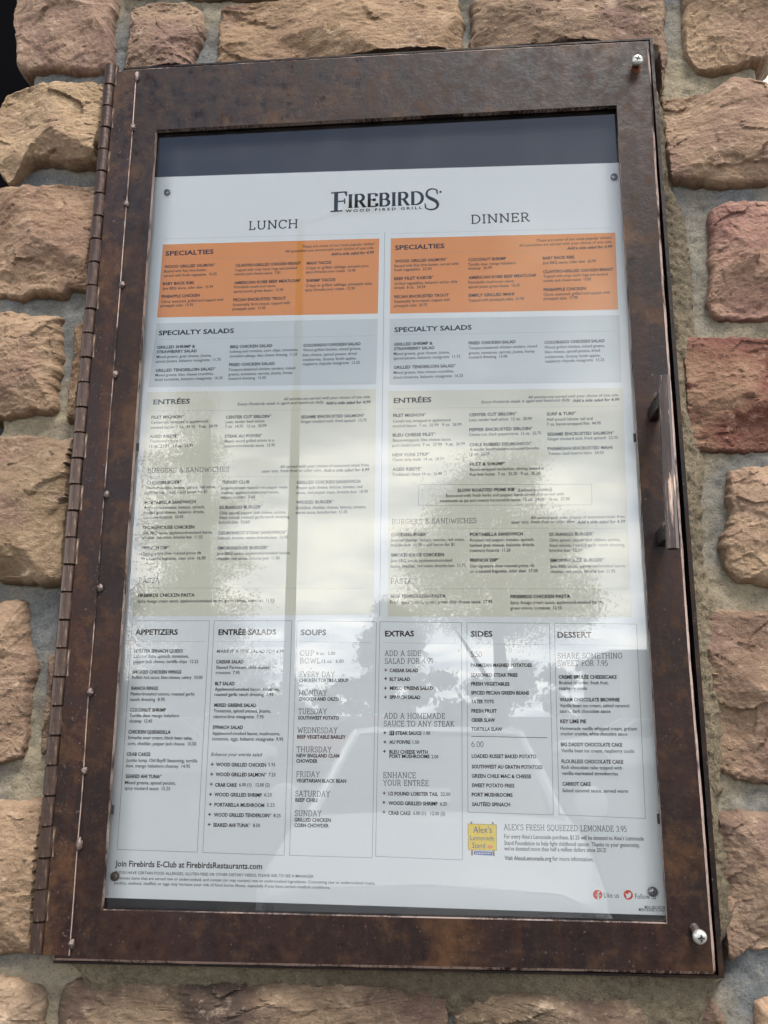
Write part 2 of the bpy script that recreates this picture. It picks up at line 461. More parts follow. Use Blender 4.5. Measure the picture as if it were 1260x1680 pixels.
def stone(poly, depth, col, seed, parent):
    rnd = random.Random(seed)
    P = [Vector((x / 1000, z / 1000)) for x, z in poly]
    if sum(P[i].x * P[(i + 1) % len(P)].y - P[(i + 1) % len(P)].x * P[i].y for i in range(len(P))) < 0:
        P.reverse()
    # start at the corner nearest the lower left so the square mesh sits squarely in the outline
    cx = sum(p.x for p in P) / len(P); cz = sum(p.y for p in P) / len(P)
    hw = (max(p.x for p in P) - min(p.x for p in P)) / 2; hh = (max(p.y for p in P) - min(p.y for p in P)) / 2
    corner = lambda sx, sy: min(range(len(P)), key=lambda i: ((P[i].x - cx) / hw - sx) ** 2 + ((P[i].y - cz) / hh - sy) ** 2)
    ids = [corner(-1, -1), corner(1, -1), corner(1, 1), corner(-1, 1)]
    if len(set(ids)) < 4 or any((ids[(k + 1) % 4] - ids[k]) % len(P) > (ids[(k + 2) % 4] - ids[k]) % len(P) for k in range(2)):
        ids = [k * len(P) // 4 for k in range(4)]
    K = 46
    def walk(i0, i1, n):
        pts = [P[i0]]
        i = i0
        while i != i1:
            i = (i + 1) % len(P)
            pts.append(P[i])
        L = [0.0]
        for q, r_ in zip(pts, pts[1:]): L.append(L[-1] + (r_ - q).length)
        res = []
        for k in range(n):
            s = L[-1] * k / n
            for j in range(len(L) - 1):
                if s <= L[j + 1]:
                    res.append(pts[j].lerp(pts[j + 1], (s - L[j]) / max(1e-9, L[j + 1] - L[j])))
                    break
        return res
    out = []
    for k in range(4):
        out += walk(ids[k], ids[(k + 1) % 4], 2 * K)
    for _ in range(5):
        out = [(out[i - 1] + out[i] * 2 + out[(i + 1) % len(out)]) / 4 for i in range(len(out))]
    c = sum(out, Vector((0, 0))) / len(out)
    so = Vector((seed * 3.17, seed * 1.31, seed * 0.77))
    jit = []
    for p in out:
        k = noise.noise(Vector((p.x * 40, p.y * 40, 0)) + so) * 0.0035 + noise.noise(Vector((p.x * 130, p.y * 130, 3)) + so) * 0.0022 + noise.noise(Vector((p.x * 380, p.y * 380, 3)) + so) * 0.0011
        jit.append(p + (p - c).normalized() * (k + 0.0034))
    out = jit
    n = len(out)
    D = depth / 1000.0 * (0.86 if P[0].x < -0.26 else 0.70)
    planes = []
    for k in range(5):
        a = rnd.uniform(0, 2 * math.pi)
        sl = rnd.uniform(0.10, 0.42)
        planes.append((math.cos(a) * sl, math.sin(a) * sl, rnd.uniform(0.92, 1.25) * D))
    def height(q, e):
        s = min(1.0, e / 0.0045)
        s = math.sqrt(max(0.0, 1 - (1 - s) ** 2))
        h = D * s * (0.34 + 0.66 * min(1.0, e / 0.030) ** 0.7)
        hf = min(a * (q.x - c.x) + b * (q.y - c.y) + o for a, b, o in planes)
        h = min(h, max(hf, 0.34 * D * s))
        edge = min(1.0, e / 0.006)
        v = Vector((q.x, q.y * 1.5, 0)) + so
        wv = noise.noise_vector(v * 30) * 0.010
        nz = noise.noise(v * 16) * 0.0045 * edge
        nz += chips((v + wv) * 24, seed) * 0.0034 * edge
        nz += chips((v + wv * 0.5) * 68, seed + 3) * 0.0017 * (0.3 + 0.7 * edge)
        nz += (abs(noise.noise(v * 170)) - 0.2) * 0.0014 + noise.noise(v * 400) * 0.0006
        return MORT - h - nz
    S_ = 2 * K + 1
    verts = [None] * (S_ * S_)
    for iy in range(S_):
        for ix in range(S_):
            u, v = ix - K, iy - K
            r_ = max(abs(u), abs(v))
            if r_ == 0:
                q = c; e = min((p - c).length for p in out)
            else:
                if v == -r_ and u < r_: s = (u + r_)                       # bottom, left to right
                elif u == r_ and v < r_: s = 2 * r_ + (v + r_)             # right side
                elif v == r_ and u > -r_: s = 4 * r_ + (r_ - u)            # top
                else: s = 6 * r_ + (r_ - v)                                # left side
                f_ = s / (8 * r_) * n
                i0 = int(f_) % n
                p = out[i0].lerp(out[(i0 + 1) % n], f_ - int(f_))
                t = 1 - (1 - r_ / K) ** 1.22
                q = c + (p - c) * t
                e = (1 - t) * (p - c).length
            verts[iy * S_ + ix] = (q.x, clear_case(q.x, q.y, height(q, e)), q.y)
    faces = [(iy * S_ + ix, iy * S_ + ix + 1, (iy + 1) * S_ + ix + 1, (iy + 1) * S_ + ix) for iy in range(S_ - 1) for ix in range(S_ - 1)]
    ring = [ix for ix in range(S_ - 1)] + [iy * S_ + S_ - 1 for iy in range(S_ - 1)] + [(S_ - 1) * S_ + ix for ix in range(S_ - 1, 0, -1)] + [iy * S_ for iy in range(S_ - 1, 0, -1)]
    prev = ring
    for sc_, yy in ((1.0, MORT + 0.012), (0.955, 0.10 if c.x < 0.26 else 0.062)):
        k0 = len(verts)
        for i in ring:
            q = c + (Vector((verts[i][0], verts[i][2])) - c) * sc_
            verts.append((q.x, max(yy, clear_case(q.x, q.y, yy)), q.y))
        cur_ = list(range(k0, k0 + len(ring)))
        for i in range(len(ring)):
            j = (i + 1) % len(ring)
            faces.append((prev[i], cur_[i], cur_[j], prev[j]))
        prev = cur_
    o = pydata('stone', verts, faces, [M_stone], parent, True)
    o.data.set_sharp_from_angle(angle=R(40))
    lum_ = sum(col) / 3
    o.color = (*srgb(*[max(0, (lum_ + (q - lum_) * 0.88) * 0.69) for q in col]), 1.0)
    return o

pillar = empty('stone_pillar', (0, 0.035, GROUND))
tag(pillar, 'rough sandstone block pillar with grey mortar joints behind the menu case', 'pillar')
pillar_inv = Matrix.Translation((0, -0.035, -GROUND))
def in_pillar(o):
    o.matrix_parent_inverse = pillar_inv
    return o

STONES = [
('left',[(-372, 582), (-281, 574), (-271, 493), (-271, 464), (-267, 439), (-267, 423), (-289, 423), (-314, 426), (-346, 428), (-362, 432), (-365, 442), (-366, 460), (-372, 486), (-367, 507)],30,(158, 122, 108)),
('left',[(-375, 382), (-368, 399), (-350, 404), (-312, 405), (-260, 399), (-255, 367), (-255, 333), (-257, 316), (-305, 318), (-320, 322), (-335, 323), (-344, 316), (-352, 304), (-363, 313), (-373, 330), (-379, 350), (-376, 367)],34,(186, 154, 116)),
('left',[(-387, 290), (-363, 292), (-351, 294), (-327, 294), (-255, 293), (-253, 262), (-254, 224), (-259, 187), (-288, 190), (-293, 184), (-323, 187), (-334, 184), (-358, 186), (-379, 191), (-388, 243)],30,(160, 124, 98)),
('left',[(-380, 166), (-344, 166), (-320, 161), (-295, 160), (-298, 149), (-295, 128), (-295, 93), (-292, 75), (-318, 72), (-334, 68), (-366, 73), (-372, 119)],26,(168, 134, 104)),
('left',[(-280, 147), (-272, 157), (-239, 159), (-235, 62), (-279, 64), (-281, 92), (-280, 122)],20,(160, 125, 95)),
('left',[(-372, 46), (-321, 46), (-287, 42), (-270, 45), (-231, 48), (-231, 1), (-235, -53), (-269, -81), (-286, -85), (-308, -81), (-330, -79), (-358, -77), (-368, -19)],32,(146, 120, 90)),
('left',[(-355, -102), (-323, -101), (-305, -100), (-302, -108), (-301, -136), (-295, -149), (-294, -186), (-294, -206), (-295, -225), (-315, -230), (-341, -231)],28,(172, 140, 112)),
('left',[(-278, -147), (-255, -141), (-248, -223), (-278, -222), (-278, -181)],20,(135, 110, 88)),
('left',[(-342, -264), (-301, -264), (-280, -262), (-244, -263), (-242, -323), (-245, -370), (-270, -374), (-285, -372), (-300, -374), (-330, -373)],26,(166, 134, 104)),
('left',[(-327, -394), (-282, -395), (-266, -400), (-262, -404), (-263, -418), (-261, -458), (-320, -460)],24,(158, 132, 108)),
('bottom',[(-243, -432), (-244, -407), (-240, -397), (-229, -392), (-180, -392), (-113, -391), (-38, -388), (8, -389), (48, -391), (51, -423), (49, -455), (-243, -466)],24,(84, 68, 58)),  # dark brown stone, colour lowered further for the shade below the case
('bottom',[(59, -394), (104, -389), (170, -388), (219, -387), (244, -393), (252, -409), (248, -448), (57, -455)],24,(92, 78, 62)),  # dark stone too, with the case's shade put into its colour
('bottom',[(274, -402), (279, -394), (290, -391), (321, -391), (316, -446), (266, -448)],24,(205, 165, 130)),
('top',[(-252, 484), (-249, 492), (-229, 495), (-201, 496), (-183, 483), (-179, 468), (-183, 447), (-188, 430), (-183, 396), (-249, 400), (-250, 449)],26,(140, 110, 92)),
('top',[(-159, 467), (-156, 486), (-121, 488), (-78, 488), (-42, 484), (6, 482), (65, 479), (71, 473), (73, 453), (73, 429), (74, 392), (-160, 394), (-160, 442)],28,(158, 124, 92)),
('top',[(-268, 603), (-43, 583), (-39, 498), (-91, 498), (-139, 496), (-202, 505), (-257, 512)],30,(120, 98, 80)),
('top',[(-24, 582), (265, 556), (264, 476), (192, 479), (100, 490), (-18, 498)],28,(130, 104, 84)),
('top',[(86, 470), (94, 476), (117, 476), (158, 475), (215, 474), (259, 472), (262, 453), (259, 426), (261, 403), (257, 380), (253, 368), (82, 379), (85, 439)],26,(134, 106, 88)),
('right',[(288, 526), (398, 517), (388, 424), (353, 396), (342, 390), (320, 386), (298, 385), (289, 388), (282, 398), (281, 425), (284, 451)],32,(192, 158, 122)),
('right',[(253, 356), (274, 356), (296, 356), (305, 363), (319, 371), (335, 370), (351, 363), (371, 359), (373, 316), (363, 273), (343, 270), (332, 269), (300, 268), (279, 270), (242, 274), (243, 336)],30,(172, 138, 112)),
('right',[(289, 239), (298, 244), (314, 246), (340, 246), (366, 245), (357, 143), (331, 142), (300, 141), (284, 145), (281, 154), (286, 177), (286, 189), (289, 212)],30,(170, 120, 108)),
('right',[(238, 120), (263, 120), (288, 119), (328, 117), (358, 116), (349, 24), (305, 23), (271, 25), (234, 26), (239, 78)],26,(130, 74, 60)),
('right',[(288, 3), (304, 6), (319, 7), (352, 7), (343, -87), (310, -88), (289, -86), (282, -83), (279, -74), (279, -49), (284, -43), (288, -29), (286, -14)],30,(200, 166, 130)),
('right',[(256, -113), (268, -111), (285, -111), (309, -114), (340, -115), (328, -237), (288, -239), (266, -233), (257, -226), (258, -180)],26,(140, 110, 90)),
('right',[(254, -268), (265, -265), (290, -265), (334, -266), (325, -352), (286, -356), (273, -354), (259, -365), (251, -360), (252, -314)],26,(138, 110, 94)),
]
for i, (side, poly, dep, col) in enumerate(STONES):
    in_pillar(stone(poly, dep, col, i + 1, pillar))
# courses of the same masonry above and below the part the photograph shows
palette = [(160, 126, 98), (172, 138, 108), (140, 112, 90), (152, 118, 104), (120, 96, 80)]
def course(z0, z1, rnd, seed):
    x = -0.355
    while x < 0.33:
        wd = rnd.uniform(0.13, 0.26)
        x1 = min(x + wd, 0.372)
        if 0.372 - x1 < 0.09: x1 = 0.372
        g = 9
        a, b, c2, d = x * 1000 + g, x1 * 1000 - g, z0 * 1000 + g, z1 * 1000 - g
        j = lambda: rnd.uniform(-5, 5)
        poly = [(a + j(), c2 + j()), ((a + b) / 2, c2 + j()), (b + j(), c2 + j()), (b + j(), (c2 + d) / 2), (b + j(), d + j()), ((a + b) / 2, d + j()), (a + j(), d + j()), (a + j(), (c2 + d) / 2)]
        in_pillar(stone(poly, rnd.uniform(24, 32), rnd.choice(palette), seed, pillar))
        seed += 1
        x = x1
    return seed
rr = random.Random(11)
sd_ = 100
for z0, z1 in ((0.60, 0.74), (0.74, 0.86), (0.86, 1.02), (-0.60, -0.465), (-0.74, -0.60), (-0.90, -0.74), (-1.05, -0.90), (-1.22, -1.05), (-1.36, -1.22), (-1.52, -1.36), (-1.66, -1.52), (-1.80, -1.66)):
    sd_ = course(z0, z1, rr, sd_)

# mortar bed
EL = [(-1.8, -0.35), (-0.438, -0.335), (-0.226, -0.340), (0.029, -0.364), (0.056, -0.345), (0.069, -0.344), (0.078, -0.352), (0.171, -0.359), (0.191, -0.362), (0.296, -0.355), (0.312, -0.358), (0.414, -0.349), (0.436, -0.350), (0.57, -0.36), (1.1, -0.36)]
ER = [(-1.8, 0.36), (0.25, 0.362), (0.355, 0.366), (0.366, 0.3425), (0.400, 0.3425), (0.44, 0.366), (1.1, 0.366)]
def mortar_bed():
    zs = list(np.arange(-1.8, -0.62, 0.02)) + list(np.arange(-0.62, 0.66, 0.0034)) + list(np.arange(0.66, 1.02, 0.02))
    nx = 200
    v, f = [], []
    for z in zs:
        xl, xr = interp(z, EL), interp(z, ER)
        xl += noise.noise(Vector((z * 60, 0, 0))) * 0.003
        row = [(xl + 0.012, 0.09, z), (xl + 0.001, MORT + 0.010, z)]
        for k in range(nx + 1):
            x = xl + (xr - xl) * k / nx
            p = Vector((x * 30, z * 30, 0))
            y = MORT + noise.noise(p) * 0.0036 + noise.noise(p * 4) * 0.0020 + (abs(noise.noise(p * 9)) - 0.2) * 0.0018 + noise.noise(p * 16) * 0.0008
            if k in (0, nx): y += 0.002
            row.append((x, clear_case(x, z, y), z))
        row += [(xr - 0.001, MORT + 0.010, z), (xr - 0.012, 0.09, z)]
        v += row
    m = nx + 5
    for i in range(len(zs) - 1):
        for k in range(m - 1):
            f.append((i * m + k, i * m + k + 1, (i + 1) * m + k + 1, (i + 1) * m + k))
    return in_pillar(pydata('mortar', v, f, [M_mortar], pillar, True))
mortar_bed()
core = MB().box(-0.322, 0.338, 0.062, 0.60, GROUND, 1.02)
in_pillar(core.build('core', M_mortar, pillar))

# sandy mortar packed against the case: along its right side and below it
FR = [(-366, 254), (-341, 263), (-312, 261), (-278, 268), (-260, 258), (-239, 262), (-203, 266), (-171, 268), (-148, 265), (-134, 268), (-110, 269), (-85, 261), (-41, 262), (-11, 264), (12, 269), (41, 261), (95, 261), (117, 268), (150, 269), (190, 270), (236, 268), (261, 260), (291, 256), (328, 257), (373, 254)]
FB = [(-240, -400), (-219, -403), (-195, -396), (-157, -399), (-101, -397), (-55, -396), (-9, -393), (27, -402), (54, -410), (81, -402), (105, -398), (125, -406), (150, -418), (169, -410), (190, -422), (211, -430), (235, -418), (250, -400)]
def fillet(tab, vertical):
    lo, hi = tab[0][0] / 1000, tab[-1][0] / 1000
    N, K = int((hi - lo) / 0.0016), 22
    v, f = [], []
    inner = 0.2482 if vertical else -0.3762
    for i in range(N + 1):
        s = lo + (hi - lo) * i / N
        edge = interp(s * 1000, tab) / 1000
        u_ = min(i, N - i) / N
        edge = inner + (edge - inner) * min(1.0, 0.25 + u_ * 18)
        edge += noise.noise(Vector((s * 120, 3, 0))) * 0.0030 + noise.noise(Vector((s * 380, 9, 0))) * 0.0016
        for k in range(K + 2):
            t = min(1.0, k / K)
            a = inner + (edge - inner) * t
            x, z = (a, s) if vertical else (s, a)
            p = Vector((x * 80, z * 80, 2.0))
            y = 0.0150 + 0.008 * t ** 2 + (0.006 if k == K else 0.0)
            y += noise.noise(p) * 0.0022 + noise.noise(p * 2.6) * 0.0016 + (abs(noise.noise(p * 6)) - 0.2) * 0.0018 + noise.noise(p * 12) * 0.0011
            if i < 6 or i > N - 6: y += 0.004
            if k == 0: y = max(y, 0.008)
            if k > K: y = 0.050
            v.append((x, y, z))
    m = K + 2
    for i in range(N):
        for k in range(m - 1):
            f.append((i * m + k, i * m + k + 1, (i + 1) * m + k + 1, (i + 1) * m + k))
    return in_pillar(pydata('mortar_fillet', v, f, [M_fillet], pillar, True))
fillet(FR, True)
fillet(FB, False)

# ------------------------------------------------------------------ menu case
case = empty('menu_case', (0, 0.05, 0))
tag(case, 'rusted steel display case with hinged glass door holding a printed menu', 'display case')
case_inv = Matrix.Translation((0, -0.05, 0))
def in_case(o, parent=None):
    if parent is None:
        o.matrix_parent_inverse = case_inv
    return o

OX, OZ = 0.2100, 0.3370
def door_plate():
    """flat steel door with a rectangular opening; chamfered rim in its own worn material"""
    outer = [(-0.2485, 0.4022), (-0.2455, 0.4052), (-0.05, 0.4048), (0.12, 0.4038), (0.2422, 0.4030), (0.2415, 0.30), (0.2402, 0.18), (0.2402, 0.0), (0.2400, -0.15), (0.2412, -0.25), (0.2418, -0.368), (0.2400, -0.3700), (0.08, -0.3712), (-0.10, -0.3728), (-0.2440, -0.3735), (-0.2462, -0.3715)]
    inner = [(-OX, OZ), (OX, OZ), (OX, -OZ), (-OX, -OZ)]
    bm = bmesh.new()
    def dens(poly, step):
        r = []
        for i, p in enumerate(poly):
            q = poly[(i + 1) % len(poly)]
            L = math.hypot(q[0] - p[0], q[1] - p[1])
            n = max(1, int(L / step))
            r += [(p[0] + (q[0] - p[0]) * k / n, p[1] + (q[1] - p[1]) * k / n) for k in range(n)]
        return r
    po, pi = dens(outer, 0.006), dens(inner, 0.02)
    def wob(x, z, a):
        return noise.noise(Vector((x * 55, z * 55, 1))) * a
    def off(poly, d):
        r = []
        n = len(poly)
        for i in range(n):
            a, b = Vector(poly[i - 1]), Vector(poly[(i + 1) % n])
            t = (b - a).normalized()
            r.append((poly[i][0] + t.y * d, poly[i][1] - t.x * d))
        return r
    po_in = off(po, 0.0)
    po_in = [(x, z) for x, z in off(po, 0.0022)]
    # polygon is clockwise seen from the camera: shrink or grow until the inner ring is inside
    if max(x for x, z in po_in) > max(x for x, z in po):
        po_in = off(po, -0.0022)
    vf = [bm.verts.new((x, 0.0, z)) for x, z in po_in]
    vi = [bm.verts.new((x, 0.0, z)) for x, z in pi]
    ef = [bm.edges.new((vf[i], vf[(i + 1) % len(vf)])) for i in range(len(vf))]
    ei = [bm.edges.new((vi[i], vi[(i + 1) % len(vi)])) for i in range(len(vi))]
    bmesh.ops.triangle_fill(bm, use_beauty=True, use_dissolve=False, edges=ef + ei)
    vo = [bm.verts.new((x + wob(x, z, 0.0004), 0.0022, z + wob(z, x, 0.0004))) for x, z in po]
    vb = [bm.verts.new((x, 0.0150, z)) for x, z in po_in]
    vk = [bm.verts.new((x, 0.0050, z)) for x, z in pi]
    n = len(po)
    for i in range(n):
        j = (i + 1) % n
        f = bm.faces.new((vf[i], vf[j], vo[j], vo[i])); f.material_index = 1
        f = bm.faces.new((vo[i], vo[j], vb[j], vb[i])); f.material_index = 2
    n = len(pi)
    for i in range(n):
        j = (i + 1) % n
        f = bm.faces.new((vi[i], vi[j], vk[j], vk[i])); f.material_index = 1
    bmesh.ops.recalc_face_normals(bm, faces=bm.faces)
    me = bpy.data.meshes.new('door_frame')
    bm.to_mesh(me)
    bm.free()
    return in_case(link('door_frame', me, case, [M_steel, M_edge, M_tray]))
door_plate()

# tray: rim that shows as a dark band round the door, sides, back
def tray():
    mb = MB()
    o = [(-0.2475, 0.4090), (0.2462, 0.4072), (0.2478, -0.3728), (-0.2460, -0.3758)]
    th = 0.0016
    i_ = [(-0.2459, 0.4072), (0.2436, 0.4054), (0.2440, -0.3712), (-0.2444, -0.3742)]
    for a in range(4):
        b = (a + 1) % 4
        q = [o[a], o[b], i_[b], i_[a]]
        mb.prism(q, 0.0034, 0.0500)
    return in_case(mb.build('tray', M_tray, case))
tray()
in_case(MB().box(-0.2440, 0.2440, 0.0225, 0.0245, -0.3710, 0.4050).build('back_panel', M_black, case))
# glass pane: front face mirrors by Fresnel, the rest of the slab is clear
g = MB()
gx, gz = 0.216, 0.343
g.add([(-gx, 0.0062, -gz), (gx, 0.0062, -gz), (gx, 0.0062, gz), (-gx, 0.0062, gz)], [(0, 1, 2, 3)], 0)
g.add([(-gx, 0.0092, -gz), (gx, 0.0092, -gz), (gx, 0.0092, gz), (-gx, 0.0092, gz), (-gx, 0.0062, -gz), (gx, 0.0062, -gz), (gx, 0.0062, gz), (-gx, 0.0062, gz)],
      [(3, 2, 1, 0), (0, 1, 5, 4), (1, 2, 6, 5), (2, 3, 7, 6), (3, 0, 4, 7)], 1)
in_case(g.build('glass_pane', [M_glass_front, M_clear], case, fix=False))
for cx, cz, sx in ((-0.2085, 0.0315, 1), (-0.2085, -0.265, 1), (0.2088, 0.030, -1), (0.2092, -0.266, -1)):
    in_case(MB().box(cx - (0.003 if sx > 0 else 0.0008), cx + (0.0008 if sx > 0 else 0.003), 0.0054, 0.0061, cz - 0.0036, cz + 0.0036, bev=0.0002).build('glazing_clip', M_black, case))

# ---- piano hinge
leaf = MB()
nl = 60
for i in range(nl):
    pass
lv, lf = [], []
for i in range(nl + 1):
    z = 0.4005 + (-0.3690 - 0.4005) * i / nl
    xr = -0.2318 + noise.noise(Vector((0, 0, z * 14))) * 0.0009 - 0.0012 * (i / nl) * (1 - i / nl)
    for x, y in ((-0.2525, 0.0006), (-0.2525, -0.0014), (xr - 0.0004, -0.0014), (xr, -0.0011), (xr, 0.0006)):
        lv.append((x, y, z))
for i in range(nl):
    for k in range(4):
        lf.append((i * 5 + k, i * 5 + k + 1, (i + 1) * 5 + k + 1, (i + 1) * 5 + k))
lf.append((0, 1, 2, 3, 4)); lf.append(tuple(nl * 5 + k for k in (4, 3, 2, 1, 0)))
me = bpy.data.meshes.new('hinge')
me.from_pydata(lv, [], lf)
bm = bmesh.new(); bm.from_mesh(me); bmesh.ops.recalc_face_normals(bm, faces=bm.faces)
for fc in bm.faces:
    if fc.calc_center_median().x > -0.2335 and abs(fc.normal.z) < 0.5:
        fc.material_index = 1
bm.to_mesh(me); bm.free()
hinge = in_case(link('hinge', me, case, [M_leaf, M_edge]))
NK = 34
pitch = (0.4085 + 0.3685) / NK
kn_door = MB().lathe((0, 0, 0), (0, 0, 1), [(0.0044, 0.0), (0.0056, 0.0008), (0.0056, pitch - 0.0011), (0.0044, pitch - 0.0003)], 24)
kn_door.box(0.001, 0.0072, -0.0016, 0.0010, 0.0006, pitch - 0.0009)
kn_box = MB().lathe((0, 0, 0), (0, 0, 1), [(0.0041, 0.0), (0.0053, 0.0008), (0.0053, pitch - 0.0011), (0.0041, pitch - 0.0003)], 24)
k_a = kn_door.build('knuckle', M_knuckle, hinge, True)
k_b = kn_box.build('knuckle', M_knuckle, hinge, True)
pin = MB().lathe((0, 0, -0.3670), (0, 0, 1), [(0.0039, 0.0), (0.0039, 0.774)], 16)
pin.v = [(x - 0.2577, y + 0.0002, z) for x, y, z in pin.v]
pin.build('hinge_pin', M_tray, hinge)
used = set()
for i in range(NK):
    src = k_a if i % 2 == 0 else k_b
    o = src if src.name not in used else src.copy()
    if src.name in used: COL.objects.link(o)
    used.add(src.name)
    o.parent = hinge
    z = 0.4085 - pitch * (i + 1)
    o.location = (-0.2577 + random.uniform(-0.00025, 0.00025) - (0.0006 if i % 2 else 0), 0.0002 + random.uniform(-0.0003, 0.0003), z)

# ---- weld beads along the hinge leaf
welds = [(-231.4, 395), (-231.5, 340.1), (-232.4, 260.5), (-230.6, 180.6), (-230.5, 95.7), (-230.0, -11.9), (-229.7, -91.0), (-231.2, -174.5), (-231.3, -235.6), (-230.7, -290.0), (-230.9, -360.9)]
for i, (x, z) in enumerate(welds):
    bm = bmesh.new()
    bmesh.ops.create_icosphere(bm, subdivisions=3, radius=1.0)
    r = 0.0030
    for q in bm.verts:
        k = 1 + 0.30 * noise.noise(q.co * 1.9 + Vector((i * 5.3, 0, 0))) + 0.12 * noise.noise(q.co * 5 + Vector((i, 3, 0)))
        q.co = Vector((x / 1000 + q.co.x * r * 0.85 * k, -0.0004 + q.co.y * 0.0030 * k, z / 1000 + q.co.z * r * (1.7 if i in (0, 9) else 1.15) * k))
    me = bpy.data.meshes.new('weld_bead')
    bm.to_mesh(me); bm.free()
    me.polygons.foreach_set('use_smooth', [True] * len(me.polygons))
    in_case(link('weld_bead', me, case, [M_weld]))

# ---- pull handle on two welded stand-offs
HX, HY = 0.2245, -0.040
hv, hf = [], []
nh = 40
for i in range(nh + 1):
    z = 0.0648 + (-0.0708 - 0.0648) * i / nh
    xo = HX + (-0.0022) * i / nh
    for k in range(8):
        a = 2 * math.pi * (k + 0.5) / 8
        rr_ = 0.0046 + 0.00025 * noise.noise(Vector((k * 3.1, z * 60, 0)))
        cs, sn = math.cos(a), math.sin(a)
        hv.append((xo + rr_ * cs, HY + rr_ * sn, z + (noise.noise(Vector((k * 1.7, 4, 0))) * 0.0008 if i in (0, nh) else 0)))
for i in range(nh):
    for k in range(8):
        hf.append((i * 8 + k, i * 8 + (k + 1) % 8, (i + 1) * 8 + (k + 1) % 8, (i + 1) * 8 + k))
hf.append(tuple(range(8))); hf.append(tuple(nh * 8 + k for k in reversed(range(8))))
handle = in_case(pydata('handle', hv, hf, [M_handle], case))
for zc in (0.0475, -0.0550):
    bm = bmesh.new()
    bmesh.ops.create_cube(bm, size=1.0)
    bmesh.ops.subdivide_edges(bm, edges=bm.edges, cuts=6, use_grid_fill=True)
    for q in bm.verts:
        p = Vector((0.2235 + q.co.x * 0.0070, -0.0175 + q.co.y * 0.0390, zc + q.co.z * 0.0115))
        k = noise.noise(p * 260) * 0.0011 + noise.noise(p * 620) * 0.0006
        q.co = p + Vector((k, 0, k))
    me = bpy.data.meshes.new('standoff')
    bm.to_mesh(me); bm.free()
    me.polygons.foreach_set('use_smooth', [True] * len(me.polygons))
    st = link('standoff', me, handle, [M_char])
    bm = bmesh.new()
    bmesh.ops.create_icosphere(bm, subdivisions=3, radius=1.0)
    for q in bm.verts:
        k = 1 + 0.35 * noise.noise(q.co * 2.3 + Vector((zc * 90, 0, 0)))
        q.co = Vector((0.2200 + q.co.x * 0.0020 * k, -0.0300 + q.co.y * 0.006 * k, zc + 0.0048 + q.co.z * 0.0026 * k))
    me = bpy.data.meshes.new('weld_bead')
    bm.to_mesh(me); bm.free()
    me.polygons.foreach_set('use_smooth', [True] * len(me.polygons))
    link('weld_bead', me, handle, [M_weld])

# ---- Phillips screws
def phillips(x, z, y, r, m, parent_fn, shank_to, shank_m, shank_r=0.5, name='screw', label=None, rot=0.3, tilt=(0, 0)):
    ax = Vector((tilt[0], -1.0, tilt[1])).normalized()
    b = Vector((x, y, z))
    prof = [(r * 0.96, -r * 0.28), (r, 0.0), (r * 0.97, r * 0.20), (r * 0.84, r * 0.42), (r * 0.60, r * 0.56), (r * 0.30, r * 0.62), (0.0004, r * 0.63)]
    o = MB().lathe(b, ax, prof, 28).build(name, m, None, True)
    parent_fn(o)
    if label: o['label'] = label
    e1 = ax.orthogonal().normalized(); e2 = ax.cross(e1)
    mb = MB()
    for a in (rot, rot + math.pi / 2):
        u = e1 * math.cos(a) + e2 * math.sin(a)
        v = -e1 * math.sin(a) + e2 * math.cos(a)
        c0 = b + ax * (r * 0.50)
        pts = []
        for h in (0.0, r * 0.22):
            for s1, s2 in ((-0.52, -0.055), (-0.17, -0.16), (0.17, -0.16), (0.52, -0.055), (0.52, 0.055), (0.17, 0.16), (-0.17, 0.16), (-0.52, 0.055)):
                hh = h if abs(s1) < 0.3 or h == 0 else h * 0.70
                pts.append(c0 + u * (s1 * r) + v * (s2 * r) + ax * (hh + (0.00004 if a != rot else 0)))
        f = [tuple(range(8, 16))] + [(i, (i + 1) % 8, 8 + (i + 1) % 8, 8 + i) for i in range(8)]
        mb.add(pts, f)
    mb.build('cross_slot', M_slot, o)
    if shank_to is not None:
        p2 = Vector((x, 0, z)) + Vector((shank_to[0], shank_to[1], shank_to[2]))
        sh = MB().bar(b - ax * (r * 0.2), p2, r * shank_r, r * shank_r, 12)
        sh.build('shank', shank_m, o)
    return o
def to_case(o):
    o.parent = case
    return in_case(o)
M_rustspot = simple('rust bloom', srgb(70, 40, 26), 0.9, spec=0.1, var=0.4, scale=250.0)
phillips(0.2290, 0.3765, -0.0065, 0.0050, M_zinc, to_case, (-0.0003, 0.002, -0.0008), M_rustspot, 0.62, 'screw', 'bright zinc screw at the top corner of the door', 0.35)
phillips(0.2295, -0.3430, -0.0100, 0.0050, M_zinc, to_case, (-0.0012, 0.002, 0.0045), M_weld, 0.62, 'screw', 'bright zinc screw at the bottom corner of the door', 0.8, (0.10, -0.12))
# short drip of rust under the upper screw: a thin scab on the plate
sv = [(0.2290 + 0.0040 * math.cos(a) * (1 + 0.2 * noise.noise(Vector((a, 0, 0)))), -0.0003, 0.3738 + (0.0058 if math.sin(a) < 0 else 0.004) * math.sin(a)) for a in [2 * math.pi * k / 24 for k in range(24)]]
in_case(MB().prism([(p[0], p[2]) for p in sv], -0.0003, 0.001).build('rust_scab', M_rustspot, case))

# ------------------------------------------------------------------ printed menu
PY = 0.0200
menu = MB()
menu.prism([(-0.2179, 0.3010), (0.0, 0.2972), (0.2132, 0.2927), (0.2139, -0.3355), (0.0, -0.3335), (-0.2165, -0.3320)], PY, PY + 0.0006)
sheet = menu.build('menu_sheet', M_paper)
tag(sheet, 'large white printed restaurant menu sheet with orange, grey and beige panels behind the glass', 'menu')

